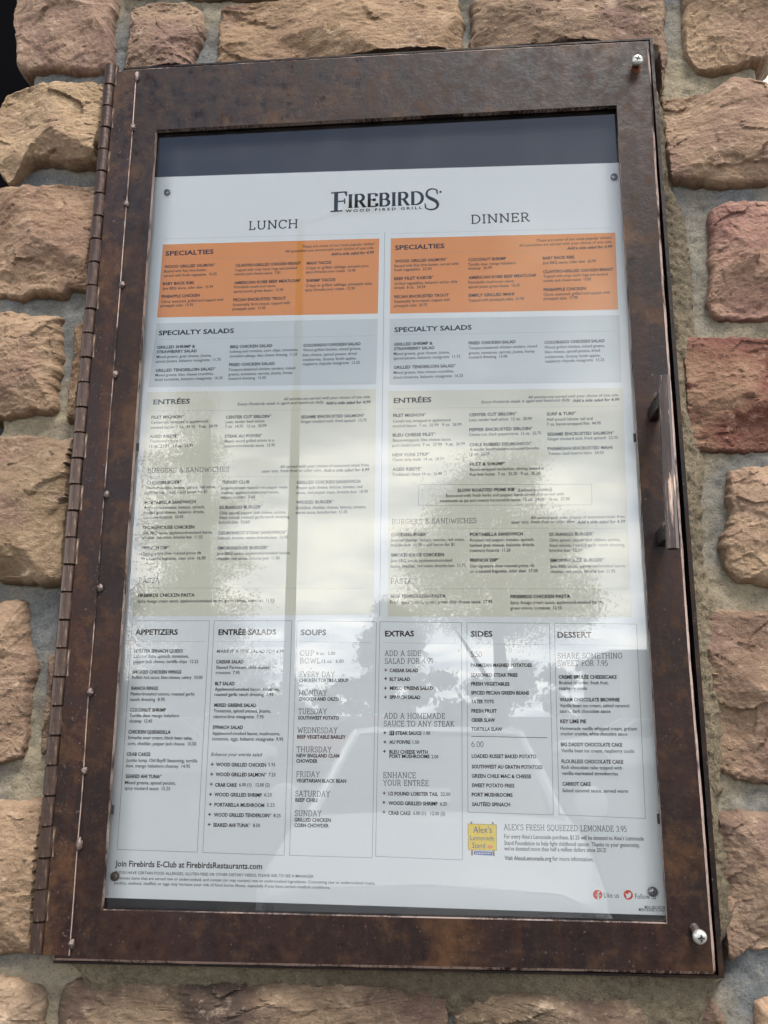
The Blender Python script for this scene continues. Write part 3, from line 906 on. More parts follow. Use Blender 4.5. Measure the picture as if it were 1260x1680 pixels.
def flat(name, polys, layer, m, parent):
    """printed shapes: flat polygons lying a hair in front of the paper"""
    y = PY - 0.00015 * layer
    mb = MB()
    for p in polys:
        mb.add([(x / 1000, y, z / 1000) for x, z in p], [tuple(range(len(p)))])
    return mb.build(name, m, parent, fix=False)

def rect(x0, x1, z0, z1):
    return [(x0, z0), (x1, z0), (x1, z1), (x0, z1)]

def ribbon(pts, wv, wh, out):
    """stroke: thickness wv where it runs vertically, wh where it runs horizontally"""
    P = [Vector(p) for p in pts]
    n = len(P)
    closed = (P[0] - P[-1]).length < 1e-6
    L, Rr = [], []
    for i in range(n):
        a = P[i - 1] if i > 0 else (P[-2] if closed else P[0])
        b = P[i + 1] if i < n - 1 else (P[1] if closed else P[-1])
        t = (b - a)
        if t.length < 1e-9: t = Vector((0, 1))
        t.normalize()
        wd = (wh + (wv - wh) * abs(t.y)) / 2
        nn = Vector((-t.y, t.x))
        L.append(P[i] + nn * wd); Rr.append(P[i] - nn * wd)
    for i in range(n - 1):
        out.append([tuple(L[i]), tuple(Rr[i]), tuple(Rr[i + 1]), tuple(L[i + 1])])

def arc(cx, cy, rx, ry, a0, a1, n=14):
    return [(cx + rx * math.cos(R(a0 + (a1 - a0) * k / n)), cy + ry * math.sin(R(a0 + (a1 - a0) * k / n))) for k in range(n + 1)]

# slab-serif capitals, cap height 1: (advance, strokes, serif centres (x, y, half width))
GL = {
 'A': (0.92, [[(0.10, 0), (0.45, 1)], [(0.45, 1), (0.80, 0)], [(0.23, 0.34), (0.67, 0.34)]], [(0.10, 0, .12), (0.80, 0, .12), (0.42, 1, .11)]),
 'B': (0.78, [[(0.16, 0), (0.16, 1)], [(0.05, 1), (0.40, 1)] + arc(0.40, 0.76, 0.22, 0.24, 90, -90) + [(0.16, 0.52)], [(0.40, 0.52)] + arc(0.42, 0.26, 0.26, 0.26, 90, -90) + [(0.05, 0)]], []),
 'C': (0.84, [arc(0.46, 0.5, 0.38, 0.5, 40, 320, 26), [(0.76, 0.70), (0.76, 1.0)]], []),
 'D': (0.90, [[(0.16, 0), (0.16, 1)], [(0.05, 1), (0.36, 1)] + arc(0.36, 0.5, 0.44, 0.5, 90, -90, 20) + [(0.05, 0)]], []),
 'E': (0.76, [[(0.16, 0), (0.16, 1)], [(0.05, 1), (0.64, 1), (0.64, 0.78)], [(0.16, 0.52), (0.50, 0.52)], [(0.50, 0.63), (0.50, 0.41)], [(0.05, 0), (0.67, 0), (0.67, 0.24)]], []),
 'F': (0.70, [[(0.16, 0), (0.16, 1)], [(0.05, 1), (0.62, 1), (0.62, 0.78)], [(0.16, 0.50), (0.48, 0.50)], [(0.48, 0.61), (0.48, 0.39)]], [(0.18, 0, .14)]),
 'G': (0.90, [arc(0.46, 0.5, 0.38, 0.5, 42, 318, 26), [(0.76, 0.72), (0.76, 1.0)], [(0.75, 0.17), (0.75, 0.45)]], [(0.72, 0.45, .15)]),
 'H': (0.98, [[(0.18, 0), (0.18, 1)], [(0.80, 0), (0.80, 1)], [(0.18, 0.52), (0.80, 0.52)]], [(0.18, 0, .13), (0.18, 1, .13), (0.80, 0, .13), (0.80, 1, .13)]),
 'I': (0.40, [[(0.20, 0), (0.20, 1)]], [(0.20, 0, .14), (0.20, 1, .14)]),
 'J': (0.58, [[(0.36, 1), (0.36, 0.24)] + arc(0.20, 0.24, 0.16, 0.24, 0, -150, 10)], [(0.34, 1, .16)]),
 'K': (0.88, [[(0.18, 0), (0.18, 1)], [(0.18, 0.42), (0.68, 1)], [(0.34, 0.60), (0.74, 0)]], [(0.18, 0, .13), (0.18, 1, .13), (0.70, 1, .12), (0.76, 0, .12)]),
 'L': (0.70, [[(0.18, 0), (0.18, 1)], [(0.05, 0), (0.62, 0), (0.62, 0.26)]], [(0.18, 1, .13)]),
 'M': (1.10, [[(0.17, 0), (0.17, 1)], [(0.17, 1), (0.54, 0.16)], [(0.54, 0.16), (0.91, 1)], [(0.91, 1), (0.91, 0)]], [(0.17, 0, .13), (0.91, 0, .13), (0.12, 1, .10), (0.96, 1, .10)]),
 'N': (0.98, [[(0.18, 0), (0.18, 1)], [(0.18, 1), (0.80, 0)], [(0.80, 0), (0.80, 1)]], [(0.18, 0, .13), (0.13, 1, .10), (0.80, 1, .13)]),
 'O': (0.96, [arc(0.48, 0.5, 0.40, 0.5, 0, 360, 32)], []),
 'P': (0.74, [[(0.16, 0), (0.16, 1)], [(0.05, 1), (0.40, 1)] + arc(0.40, 0.73, 0.26, 0.27, 90, -90) + [(0.16, 0.46)]], [(0.18, 0, .14)]),
 'Q': (0.96, [arc(0.48, 0.5, 0.40, 0.5, 0, 360, 32), [(0.46, 0.14), (0.60, -0.08), (0.78, -0.10)]], []),
 'R': (0.84, [[(0.16, 0), (0.16, 1)], [(0.05, 1), (0.40, 1)] + arc(0.40, 0.74, 0.24, 0.26, 90, -90) + [(0.16, 0.48)], [(0.42, 0.48), (0.70, 0)]], [(0.18, 0, .14), (0.74, 0, .10)]),
 'S': (0.70, [arc(0.35, 0.745, 0.25, 0.255, 35, 230, 16) + arc(0.35, 0.255, 0.28, 0.255, 62, -145, 18), [(0.56, 0.76), (0.56, 1.0)], [(0.09, 0.24), (0.09, 0.0)]], []),
 'T': (0.80, [[(0.40, 0), (0.40, 1)], [(0.06, 0.76), (0.06, 1), (0.74, 1), (0.74, 0.76)]], [(0.40, 0, .15)]),
 'U': (0.94, [[(0.18, 1), (0.18, 0.36)] + arc(0.47, 0.34, 0.29, 0.34, 180, 360, 16) + [(0.76, 1)]], [(0.18, 1, .13), (0.76, 1, .13)]),
 'V': (0.90, [[(0.10, 1), (0.45, 0)], [(0.45, 0), (0.80, 1)]], [(0.10, 1, .12), (0.80, 1, .12)]),
 'W': (1.22, [[(0.10, 1), (0.36, 0)], [(0.36, 0), (0.61, 0.86)], [(0.61, 0.86), (0.86, 0)], [(0.86, 0), (1.12, 1)]], [(0.10, 1, .12), (1.12, 1, .12)]),
 'X': (0.86, [[(0.10, 0), (0.76, 1)], [(0.10, 1), (0.76, 0)]], [(0.10, 0, .11), (0.76, 0, .11), (0.10, 1, .11), (0.76, 1, .11)]),
 'Y': (0.86, [[(0.10, 1), (0.43, 0.46), (0.76, 1)], [(0.43, 0.46), (0.43, 0)]], [(0.10, 1, .11), (0.76, 1, .11), (0.43, 0, .14)]),
 'Z': (0.78, [[(0.10, 0.78), (0.10, 1), (0.66, 1)], [(0.66, 1), (0.08, 0)], [(0.08, 0), (0.70, 0), (0.70, 0.24)]], []),
 '&': (0.86, [[(0.76, 0.50)] + arc(0.38, 0.27, 0.30, 0.27, 10, -190, 16) + [(0.20, 0.50), (0.50, 0.70)] + arc(0.38, 0.82, 0.16, 0.18, -30, 200, 14) + [(0.74, 0.0)]], []),
 '0': (0.66, [arc(0.33, 0.5, 0.26, 0.5, 0, 360, 28)], []),
 '1': (0.42, [[(0.08, 0.84), (0.24, 1), (0.24, 0)]], []),
 '3': (0.62, [arc(0.28, 0.76, 0.22, 0.24, 150, -90, 14) + arc(0.28, 0.26, 0.26, 0.26, 90, -150, 16)], []),
 '4': (0.66, [[(0.48, 0), (0.48, 1), (0.06, 0.30), (0.62, 0.30)]], []),
 '5': (0.62, [[(0.54, 1), (0.16, 1), (0.12, 0.56)] + arc(0.28, 0.30, 0.27, 0.30, 110, -150, 18)], []),
 '6': (0.64, [arc(0.33, 0.32, 0.25, 0.32, 0, 360, 24), [(0.08, 0.32)] + arc(0.46, 0.36, 0.38, 0.64, 180, 100, 10)], []),
 '7': (0.60, [[(0.06, 1), (0.54, 1), (0.22, 0)]], []),
 '9': (0.64, [arc(0.31, 0.68, 0.25, 0.32, 0, 360, 24), [(0.56, 0.68)] + arc(0.18, 0.64, 0.38, 0.64, 0, -80, 10)], []),
 '.': (0.26, [[(0.12, 0.0), (0.12, 0.10)]], []),
 "'": (0.24, [[(0.12, 0.78), (0.12, 1.0)]], []),
 ' ': (0.42, [], []),
}
GL['É'] = (GL['E'][0], GL['E'][1] + [[(0.30, 1.10), (0.46, 1.26)]], [])

def slab_polys(txt, x0, x1, zbase, cap, wv, wh, track=0.08):
    adv = sum(GL[c][0] + track for c in txt) - track
    sx = (x1 - x0) / adv if x1 is not None else cap
    out, x = [], 0.0
    for c in txt:
        a, st, sf = GL[c]
        loc = []
        T = lambda p: (x0 + (x + p[0]) * sx, zbase + p[1] * cap)
        for s in st:
            # break sharp corners so that ribbons keep their width
            seg = [T(s[0])]
            for k in range(1, len(s)):
                seg.append(T(s[k]))
                if k < len(s) - 1:
                    u = Vector((s[k][0] - s[k - 1][0], s[k][1] - s[k - 1][1]))
                    v2 = Vector((s[k + 1][0] - s[k][0], s[k + 1][1] - s[k][1]))
                    if u.length > 1e-6 and v2.length > 1e-6 and u.angle(v2) > R(38):
                        ribbon(seg, wv, wh, loc)
                        seg = [T(s[k])]
            ribbon(seg, wv, wh, loc)
        for sx_, sy_, hw in sf:
            ribbon([T((sx_ - hw, sy_)), T((sx_ + hw, sy_))], wv, wh, loc)
        out += loc
        x += a + track
    return out

# body text: Blender's own built-in face, turned into flat mesh, fitted to each line's width
def text_mesh(style, txt):
    cu = bpy.data.curves.new('t', 'FONT')
    cu.body = txt
    cu.size = 1.0
    cu.resolution_u = 2
    cu.dimensions = '2D'
    cu.fill_mode = 'FRONT'
    cu.offset = {'T': 0.030, 'BI': 0.026, 'H': 0.028, 'J': 0.020, 'P': 0.03, 'T2': 0.024, 'D': 0.009, 'D2': 0.009, 'I': 0.006, 'F': 0.006}.get(style, 0.0)
    if style in ('I', 'BI'):
        cu.shear = 0.22
    o = bpy.data.objects.new('t', cu)
    COL.objects.link(o)
    dg = bpy.context.evaluated_depsgraph_get()
    me = bpy.data.meshes.new_from_object(o.evaluated_get(dg))
    v = np.empty(len(me.vertices) * 3)
    me.vertices.foreach_get('co', v)
    v = v.reshape(-1, 3)[:, :2]
    f = [tuple(p.vertices) for p in me.polygons]
    bpy.data.objects.remove(o)
    bpy.data.curves.remove(cu)
    bpy.data.meshes.remove(me)
    return v, f

SIZE = {'T': 3.85, 'D': 3.75, 'I': 3.7, 'BI': 3.7, 'H': 6.3, 'J': 6.2, 'F': 3.0, 'D2': 4.3, 'T2': 4.3, 'L': 5.2, 'P': 4.6}
SCAP = {'S': (4.1, 0.42, 0.36), 'S1': (8.2, 1.25, 1.0)}
CAPH = 0.727
def print_text(name, rows, layer, ink, parent, ink_slab):
    sans_v, sans_f, slab = [], [], []
    y = PY - 0.00015 * layer
    for st, x0, x1, z, txt in rows:
        if st in SCAP:
            cap, wv, wh = SCAP[st]
            slab += slab_polys(txt, x0, x1, z - cap / 2, cap, wv, wh)
            continue
        v, f = text_mesh(st, txt)
        lo, hi = v[:, 0].min(), v[:, 0].max()
        sx = (x1 - x0) / (hi - lo)
        sz = SIZE[st]
        k = len(sans_v)
        zb = z - sz * CAPH / 2
        if st == 'P':
            zb = z - sz * (v[:, 1].max() + v[:, 1].min()) / 2
        sans_v += [((x0 + (p[0] - lo) * sx) / 1000, y, (zb + p[1] * sz) / 1000) for p in v]
        sans_f += [tuple(i + k for i in q) for q in f]
    o = None
    if sans_v:
        o = pydata(name, sans_v, sans_f, [ink], parent)
    if slab:
        flat('slab_lettering', slab, layer, ink_slab, parent)
    return o

TEXT = """
#masthead
S1|-123.7|-77.5|246.0|LUNCH
S1|79.6|132.1|242.6|DINNER
#left_orange
H|-200.4|-155.2|221.3|SPECIALTIES
I|-73.0|-7.1|222.6|These are some of our most popular dishes!
I|-88.8|-7.6|218.6|All specialties are served with your choice of one side.
BI|-46.7|-7.6|214.0|Add a side salad for 4.99
T|-200.7|-153.1|207.9|WOOD GRILLED SALMON*
D|-200.5|-160.7|203.4|Basted with Key lime butter,
D|-200.5|-151.3|198.9|served with fresh vegetables  10.25
T|-201.1|-171.9|191.0|BABY BACK RIBS
D|-201.2|-154.1|186.3|Java BBQ sauce, cider slaw  15.99
T|-201.5|-166.1|178.3|PINEAPPLE CHICKEN
D|-201.5|-143.8|173.3|Citrus seasoned, grilled and topped with
D|-201.8|-171.6|169.3|pineapple salsa  15.95
T|-134.2|-73.9|206.3|CILANTRO-GRILLED CHICKEN BREAST
D|-134.6|-77.5|201.8|Topped with crisp ranch rings and smoked
D|-134.7|-92.7|197.8|tomato jack cheese sauce  7.81
T|-134.6|-74.1|189.2|AMERICAN KOBE BEEF MEATLOAF
D|-134.7|-96.3|185.0|Portobello mushroom sauce,
D|-134.8|-89.3|180.7|spiced pecan green beans  13.95
T|-134.7|-86.6|172.4|PECAN ENCRUSTED TROUT
D|-135.1|-82.8|167.8|Sustainably farm-raised, topped with
D|-135.2|-104.9|163.7|pineapple salsa  13.45
T|-68.6|-46.3|205.8|MAHI TACOS
D|-69.1|-12.0|201.1|Crispy or grilled, cabbage, avocado pico,
D|-69.2|-24.2|197.1|spicy Sriracha sour cream  13.45
T|-68.7|-42.3|188.7|SHRIMP TACOS
D|-68.9|-8.8|183.8|Crispy or grilled, cabbage, pineapple salsa,
D|-69.4|-24.6|179.6|spicy Sriracha sour cream  12.95
#left_salad
H|-201.9|-132.8|142.7|SPECIALTY SALADS
T|-202.5|-167.5|128.9|GRILLED SHRIMP &
T|-202.5|-165.8|124.5|STRAWBERRY SALAD
D|-202.5|-152.3|119.8|Mixed greens, goat cheese, jicama,
D|-203.1|-143.7|115.5|spiced pecans, balsamic vinaigrette  11.75
T|-202.5|-147.8|106.8|GRILLED TENDERLOIN SALAD*
D|-202.5|-149.5|102.4|Mixed greens, bleu cheese crumbles,
D|-202.8|-141.2|98.2|diced tomatoes, balsamic vinaigrette  16.25
T|-135.6|-97.5|127.2|BBQ CHICKEN SALAD
D|-135.7|-74.3|122.7|Iceberg and romaine, corn chips, tomatoes,
D|-135.8|-75.0|118.3|shredded cabbage, bleu cheese dressing  11.25
T|-136.0|-94.7|110.2|FRIED CHICKEN SALAD
D|-136.3|-76.6|105.5|Tempura-battered chicken tenders, mixed
D|-136.1|-78.7|101.2|greens, tomatoes, carrots, jicama, honey
D|-136.0|-102.3|97.2|mustard dressing  13.00
T|-69.7|-18.8|126.3|COLORADO CHICKEN SALAD
D|-69.9|-18.5|121.9|Wood grilled chicken, mixed greens,
D|-70.1|-22.5|117.3|bleu cheese, spiced pecans, dried
D|-70.0|-22.5|112.9|cranberries, Granny Smith apples,
D|-69.9|-19.4|108.8|raspberry chipotle vinaigrette  13.25
#left_entree
H|-202.6|-169.5|77.2|ENTRÉES
I|-86.0|-9.7|76.8|All entrées are served with your choice of one side.
I|-126.6|-50.2|73.1|Every Firebirds steak is aged and hand-cut daily.
BI|-48.8|-9.6|72.0|Add a side salad for 4.99
T|-203.6|-174.0|62.9|FILET MIGNON*
D|-203.6|-151.9|58.3|Center-cut, wrapped in applewood-
D|-203.6|-143.6|53.6|smoked bacon  7 oz.  25.95   9 oz.  28.99
T|-203.9|-177.7|45.3|AGED RIBEYE*
D|-203.6|-178.6|41.0|Traditional ribeye
D|-203.6|-164.5|36.3|12 oz.  22.99   14 oz.  26.99
T|-136.6|-96.2|61.3|CENTER CUT SIRLOIN*
D|-136.7|-102.3|57.1|Lean, tender beef sirloin
D|-136.8|-100.3|52.8|7 oz.  14.75   12 oz.  20.99
T|-136.9|-103.5|43.9|STEAK AU POIVRE*
D|-137.0|-93.3|39.5|Sliced, wood grilled sirloin in a
D|-137.3|-92.3|35.1|peppercorn brandy sauce  13.95
T|-70.3|-14.6|59.9|SESAME ENCRUSTED SALMON*
D|-70.4|-13.0|55.7|Ginger mustard aioli, fried spinach  15.75
S|-203.9|-131.7|14.2|BURGERS & SANDWICHES
I|-87.4|-10.3|15.6|All served with your choice of seasoned steak fries,
I|-102.9|-50.9|11.8|tater tots, fresh fruit or cider slaw.
BI|-49.5|-10.2|11.4|Add a side salad for 4.99
T|-204.0|-172.9|3.5|CHEESEBURGER*
D|-204.2|-142.7|-1.2|Smoked cheddar, lettuce, tomato, red onion,
D|-204.2|-150.1|-5.3|brioche bun  10.95 – add bacon for $1
T|-204.2|-159.7|-14.2|PORTABELLA SANDWICH
D|-204.4|-151.3|-18.7|Roasted red pepper, tomato, spinach,
D|-204.7|-151.4|-23.0|herbed goat cheese, balsamic drizzle,
D|-205.0|-169.8|-27.2|rosemary focaccia  10.95
T|-204.9|-159.6|-36.2|SMOKEHOUSE CHICKEN
D|-204.9|-143.5|-40.9|Java BBQ sauce, applewood-smoked bacon,
D|-204.6|-152.2|-44.9|cheddar, red onion, brioche bun  11.55
T|-204.8|-180.2|-53.9|FRENCH DIP*
D|-204.8|-152.5|-58.6|Our signature slow roasted prime rib
D|-204.7|-148.6|-63.1|on a toasted baguette, cider slaw  16.50
T|-137.7|-113.4|2.6|TURKEY CLUB
D|-138.3|-79.6|-2.4|Jalapeño bread, roasted red pepper mayo,
D|-138.1|-87.3|-6.7|cheddar, applewood-smoked bacon,
D|-138.2|-108.0|-10.6|lettuce, tomato  7.60
T|-138.4|-101.3|-19.6|DURANGO BURGER*
D|-138.4|-80.9|-24.4|Chile spiced, pepper jack cheese, pickles,
D|-138.2|-77.6|-28.4|fried onions, roasted garlic ranch dressing,
D|-138.3|-112.0|-32.5|brioche bun  12.60
T|-138.4|-79.6|-41.8|DELMONICO STEAK SANDWICH*
D|-138.5|-78.6|-46.1|Lettuce, tomato, onion, brioche bun  12.95
T|-138.6|-94.5|-54.8|SMOKEHOUSE BURGER*
D|-138.9|-76.2|-59.4|Java BBQ sauce, applewood-smoked bacon,
D|-139.0|-85.0|-63.8|cheddar, red onion, brioche bun  11.80
T|-72.3|-17.8|1.3|GRILLED CHICKEN SANDWICH
D|-72.4|-16.2|-3.3|Pepper jack cheese, lettuce, tomato, red
D|-72.6|-11.4|-7.7|onion, red pepper mayo, brioche bun  10.99
T|-72.3|-40.3|-16.1|WICKED BURGER*
D|-72.5|-12.6|-20.9|Griddled, cheddar cheese, lettuce, tomato,
D|-72.6|-28.6|-25.0|secret sauce, brioche bun  11.25
S|-205.1|-187.1|-81.9|PASTA
T|-205.0|-156.3|-94.4|FIREBIRDS CHICKEN PASTA
D|-205.0|-88.6|-99.3|Spicy Asiago cream sauce, applewood-smoked bacon, green onions, tomatoes  11.85
#appetizers
H|-205.3|-168.9|-125.1|APPETIZERS
T|-205.3|-163.8|-140.7|LOBSTER SPINACH QUESO
D|-205.0|-158.6|-145.0|Lobster, baby spinach, tomatoes,
D|-205.3|-150.3|-149.3|pepper jack cheese, tortilla chips  12.25
T|-205.5|-164.1|-157.9|SMOKED CHICKEN WINGS
D|-205.4|-146.2|-162.2|Buffalo hot sauce, bleu cheese, celery  10.50
T|-205.3|-182.9|-171.0|RANCH RINGS
D|-205.6|-152.0|-175.5|Panko-breaded onions, roasted garlic
D|-205.8|-176.6|-180.0|ranch dressing  8.95
T|-205.4|-175.3|-188.4|COCONUT SHRIMP
D|-205.4|-164.0|-192.8|Tortilla slaw, mango habañero
D|-205.3|-186.2|-197.2|chutney  12.45
T|-205.5|-170.2|-205.8|CHICKEN QUESADILLA
D|-205.4|-152.0|-210.3|Sriracha sour cream, black bean salsa,
D|-205.4|-148.7|-214.9|corn, cheddar, pepper jack cheese  10.50
T|-205.8|-186.0|-223.3|CRAB CAKES
D|-205.7|-147.0|-228.0|Jumbo lump, Old Bay® Seasoning, tortilla
D|-205.7|-152.8|-232.3|slaw, mango habañero chutney  14.95
T|-205.4|-175.7|-240.5|SEARED AHI TUNA*
D|-205.6|-163.8|-245.3|Mixed greens, spiced pecans,
D|-205.5|-168.1|-249.6|spicy mustard sauce  15.25
#entree_salads
H|-134.5|-86.2|-125.4|ENTRÉE SALADS
I|-135.3|-86.7|-141.1|MAKE IT A SIDE SALAD FOR
BI|-85.7|-79.5|-141.1|4.99
T|-135.4|-112.4|-149.6|CAESAR SALAD
D|-135.2|-90.9|-154.1|Shaved Parmesan, chile-dusted
D|-135.3|-115.4|-158.3|croutons  7.95
T|-135.4|-119.2|-167.2|BLT SALAD
D|-135.4|-81.9|-171.6|Applewood-smoked bacon, tomatoes,
D|-135.5|-86.9|-175.8|roasted garlic ranch dressing  7.95
T|-135.3|-100.6|-184.4|MIXED GREENS SALAD
D|-135.6|-88.5|-188.8|Tomatoes, spiced pecans, jicama,
D|-135.7|-94.2|-193.4|cilantro-lime vinaigrette  7.95
T|-135.8|-110.8|-201.8|SPINACH SALAD
D|-135.8|-80.4|-206.5|Applewood-smoked bacon, mushrooms,
D|-135.8|-77.7|-210.8|tomatoes, eggs, balsamic vinaigrette  9.95
I|-136.0|-94.4|-222.9|Enhance your entrée salad
P|-135.9|-133.6|-230.7|+
T|-131.6|-90.9|-230.8|WOOD GRILLED CHICKEN
D|-89.1|-83.6|-230.5|5.95
P|-135.8|-133.5|-238.3|+
T|-131.5|-90.4|-238.3|WOOD GRILLED SALMON*
D|-88.6|-83.1|-238.1|7.25
P|-135.9|-133.7|-245.9|+
T|-131.6|-114.1|-246.3|CRAB CAKE
D|-112.1|-87.6|-246.0|6.00 (1)   12.00 (2)
P|-136.1|-133.8|-253.7|+
T|-131.8|-93.6|-253.7|WOOD GRILLED SHRIMP
D|-91.6|-85.6|-253.4|6.25
P|-135.9|-133.7|-261.2|+
T|-131.4|-91.3|-261.4|PORTABELLA MUSHROOM
D|-89.3|-83.1|-261.1|5.25
P|-136.1|-133.8|-268.9|+
T|-131.5|-85.6|-269.0|WOOD GRILLED TENDERLOIN*
D|-83.6|-78.0|-268.9|8.25
P|-136.2|-133.9|-276.4|+
T|-131.7|-102.1|-276.6|SEARED AHI TUNA*
D|-99.9|-94.2|-276.5|8.50
#soups
H|-65.6|-44.6|-125.9|SOUPS
S|-65.9|-54.2|-142.7|CUP
D|-52.4|-36.9|-142.9|8 oz   5.00
S|-65.8|-48.9|-148.9|BOWL
D|-47.7|-29.9|-149.2|12 oz   6.00
S|-66.0|-37.1|-159.8|EVERY DAY
T|-65.9|-25.9|-164.4|CHICKEN TORTILLA SOUP
S|-66.1|-43.1|-174.4|MONDAY
T|-66.0|-33.3|-179.3|CHICKEN AND ORZO
S|-66.0|-42.9|-189.1|TUESDAY
T|-66.1|-33.0|-194.1|SOUTHWEST POTATO
S|-66.4|-34.1|-203.8|WEDNESDAY
T|-66.5|-27.3|-208.8|BEEF VEGETABLE BARLEY
S|-66.7|-38.6|-218.6|THURSDAY
T|-66.6|-32.3|-223.3|NEW ENGLAND CLAM
T|-66.7|-49.6|-227.4|CHOWDER
S|-66.5|-47.6|-237.6|FRIDAY
T|-66.3|-26.6|-242.4|VEGETARIAN BLACK BEAN
S|-66.8|-39.2|-252.3|SATURDAY
T|-66.7|-49.2|-257.0|BEEF CHILI
S|-66.9|-45.6|-267.0|SUNDAY
T|-67.0|-38.2|-271.8|GRILLED CHICKEN
T|-66.9|-39.8|-275.9|CORN CHOWDER
#footer
J|-209.2|-91.5|-306.5|Join Firebirds E-Club at FirebirdsRestaurants.com
F|-208.7|-51.0|-313.2|IF YOU HAVE CERTAIN FOOD ALLERGIES, GLUTEN FREE OR OTHER DIETARY NEEDS, PLEASE ASK TO SEE A MANAGER
F|-208.8|-3.2|-317.2|*Denotes items that are served raw or undercooked, and contain (or may contain) raw or undercooked ingredients. Consuming raw or undercooked meats,
F|-208.8|-37.8|-320.9|poultry, seafood, shellfish or eggs may increase your risk of food borne illness, especially if you have certain medical conditions.
L|168.8|179.7|-322.1|Like us
L|191.5|206.8|-322.5|Follow us
F|198.2|214.0|-330.0|MENU AND DIETARY
F|193.8|213.9|-331.8|MENU BOARD A 3-06-12
#right_orange
H|11.3|55.7|217.7|SPECIALTIES
I|137.2|202.6|219.1|These are some of our most popular dishes!
I|121.5|202.6|215.0|All specialties are served with your choice of one side.
BI|163.3|202.7|210.4|Add a side salad for 4.99
T|11.3|57.7|204.3|WOOD GRILLED SALMON*
D|11.0|67.8|199.8|Basted with Key lime butter, served with
D|10.7|43.9|195.8|fresh vegetables  22.50
T|10.7|45.8|187.3|BEEF FILET KABOB*
D|10.8|66.8|182.4|Grilled vegetables, balsamic ancho chile
D|10.8|38.3|178.5|drizzle  8 oz.  24.54
T|10.8|59.0|169.7|PECAN ENCRUSTED TROUT
D|10.8|59.7|165.3|Sustainably farm-raised, topped with
D|10.5|39.8|161.2|pineapple salsa  20.75
T|76.7|110.0|202.9|COCONUT SHRIMP
D|76.3|118.3|198.3|Tortilla slaw, mango habañero
D|76.3|97.3|194.5|chutney  20.99
T|76.4|135.7|185.6|AMERICAN KOBE BEEF MEATLOAF
D|76.3|116.4|181.0|Portobello mushroom sauce,
D|76.3|121.1|176.7|spiced pecan green beans  16.25
T|76.1|116.1|168.5|SIMPLY GRILLED MAHI
D|76.0|124.5|163.9|Topped with pineapple salsa  21.95
T|142.0|169.6|201.7|BABY BACK RIBS
D|141.8|187.9|197.1|Java BBQ sauce, cider slaw  20.95
T|141.8|202.3|188.5|CILANTRO-GRILLED CHICKEN BREAST
D|141.9|197.6|184.2|Topped with crisp ranch rings and smoked
D|141.7|182.8|180.0|tomato jack cheese sauce  15.85
T|141.7|178.2|171.3|PINEAPPLE CHICKEN
D|141.5|198.3|166.8|Citrus seasoned, grilled and topped with
D|141.4|170.6|162.9|pineapple salsa  17.99
#right_salad
H|10.8|78.5|138.4|SPECIALTY SALADS
T|10.6|44.4|124.7|GRILLED SHRIMP &
T|10.6|46.0|120.4|STRAWBERRY SALAD
D|10.3|59.1|115.8|Mixed greens, goat cheese, jicama,
D|10.3|68.2|111.6|spiced pecans, balsamic vinaigrette  11.75
T|10.3|64.3|103.1|GRILLED TENDERLOIN SALAD*
D|10.3|62.4|98.3|Mixed greens, bleu cheese crumbles,
D|10.1|70.3|93.9|diced tomatoes, balsamic vinaigrette  16.25
T|75.6|116.1|123.6|FRIED CHICKEN SALAD
D|75.5|134.2|119.0|Tempura-battered chicken tenders, mixed
D|75.5|132.2|114.4|greens, tomatoes, carrots, jicama, honey
D|75.4|108.6|110.5|mustard dressing  13.00
T|140.7|191.6|122.0|COLORADO CHICKEN SALAD
D|140.6|191.6|117.5|Wood grilled chicken, mixed greens,
D|140.7|187.2|113.3|bleu cheese, spiced pecans, dried
D|140.5|187.5|108.7|cranberries, Granny Smith apples,
D|140.6|190.4|104.7|raspberry chipotle vinaigrette  13.25
#right_entree
H|10.4|42.9|72.7|ENTRÉES
I|124.9|200.9|72.6|All entrées are served with your choice of one side.
I|85.5|160.6|69.3|Every Firebirds steak is aged and hand-cut daily.
BI|162.1|201.2|68.5|Add a side salad for 4.99
T|9.9|38.3|59.1|FILET MIGNON*
D|9.9|59.9|54.1|Center-cut, wrapped in applewood-
D|9.6|68.3|49.8|smoked bacon  7 oz.  25.99   9 oz.  28.99
T|9.6|46.4|41.5|BLEU CHEESE FILET*
D|9.7|59.5|36.9|Bacon-wrapped, bleu cheese sauce,
D|9.4|70.9|32.4|port mushrooms  7 oz.  27.99   9 oz.  30.99
T|9.4|41.2|23.9|NEW YORK STRIP*
D|9.4|53.0|19.7|Classic strip steak  14 oz.  29.59
T|9.4|34.4|11.2|AGED RIBEYE*
D|9.2|51.3|6.7|Traditional ribeye 14 oz.  26.99
T|75.0|115.0|58.1|CENTER CUT SIRLOIN*
D|74.9|127.6|53.5|Lean, tender beef sirloin  12 oz.  20.99
T|74.8|128.1|44.7|PEPPER ENCRUSTED SIRLOIN*
D|74.7|134.9|40.5|Center-cut, black peppercorns  12 oz.  22.75
T|74.8|126.9|31.5|CHILE RUBBED DELMONICO*
D|74.8|132.7|27.4|A tender Southwestern-accented favorite
D|74.7|91.5|23.2|12 oz.  23.25
T|74.8|104.8|14.4|FILET & SHRIMP*
D|74.7|136.2|9.8|Bacon-wrapped tenderloin, shrimp basted in
D|74.6|132.9|5.5|Key lime butter  7 oz.  32.20   9 oz.  35.20
T|140.2|165.0|57.1|SURF & TURF*
D|140.3|178.1|52.3|Half pound lobster tail and
D|140.1|184.8|48.1|7 oz. bacon-wrapped filet  44.95
T|140.1|195.5|39.2|SESAME ENCRUSTED SALMON*
D|139.9|198.1|35.1|Ginger mustard aioli, fried spinach  22.95
T|139.9|193.1|26.5|PARMESAN ENCRUSTED MAHI
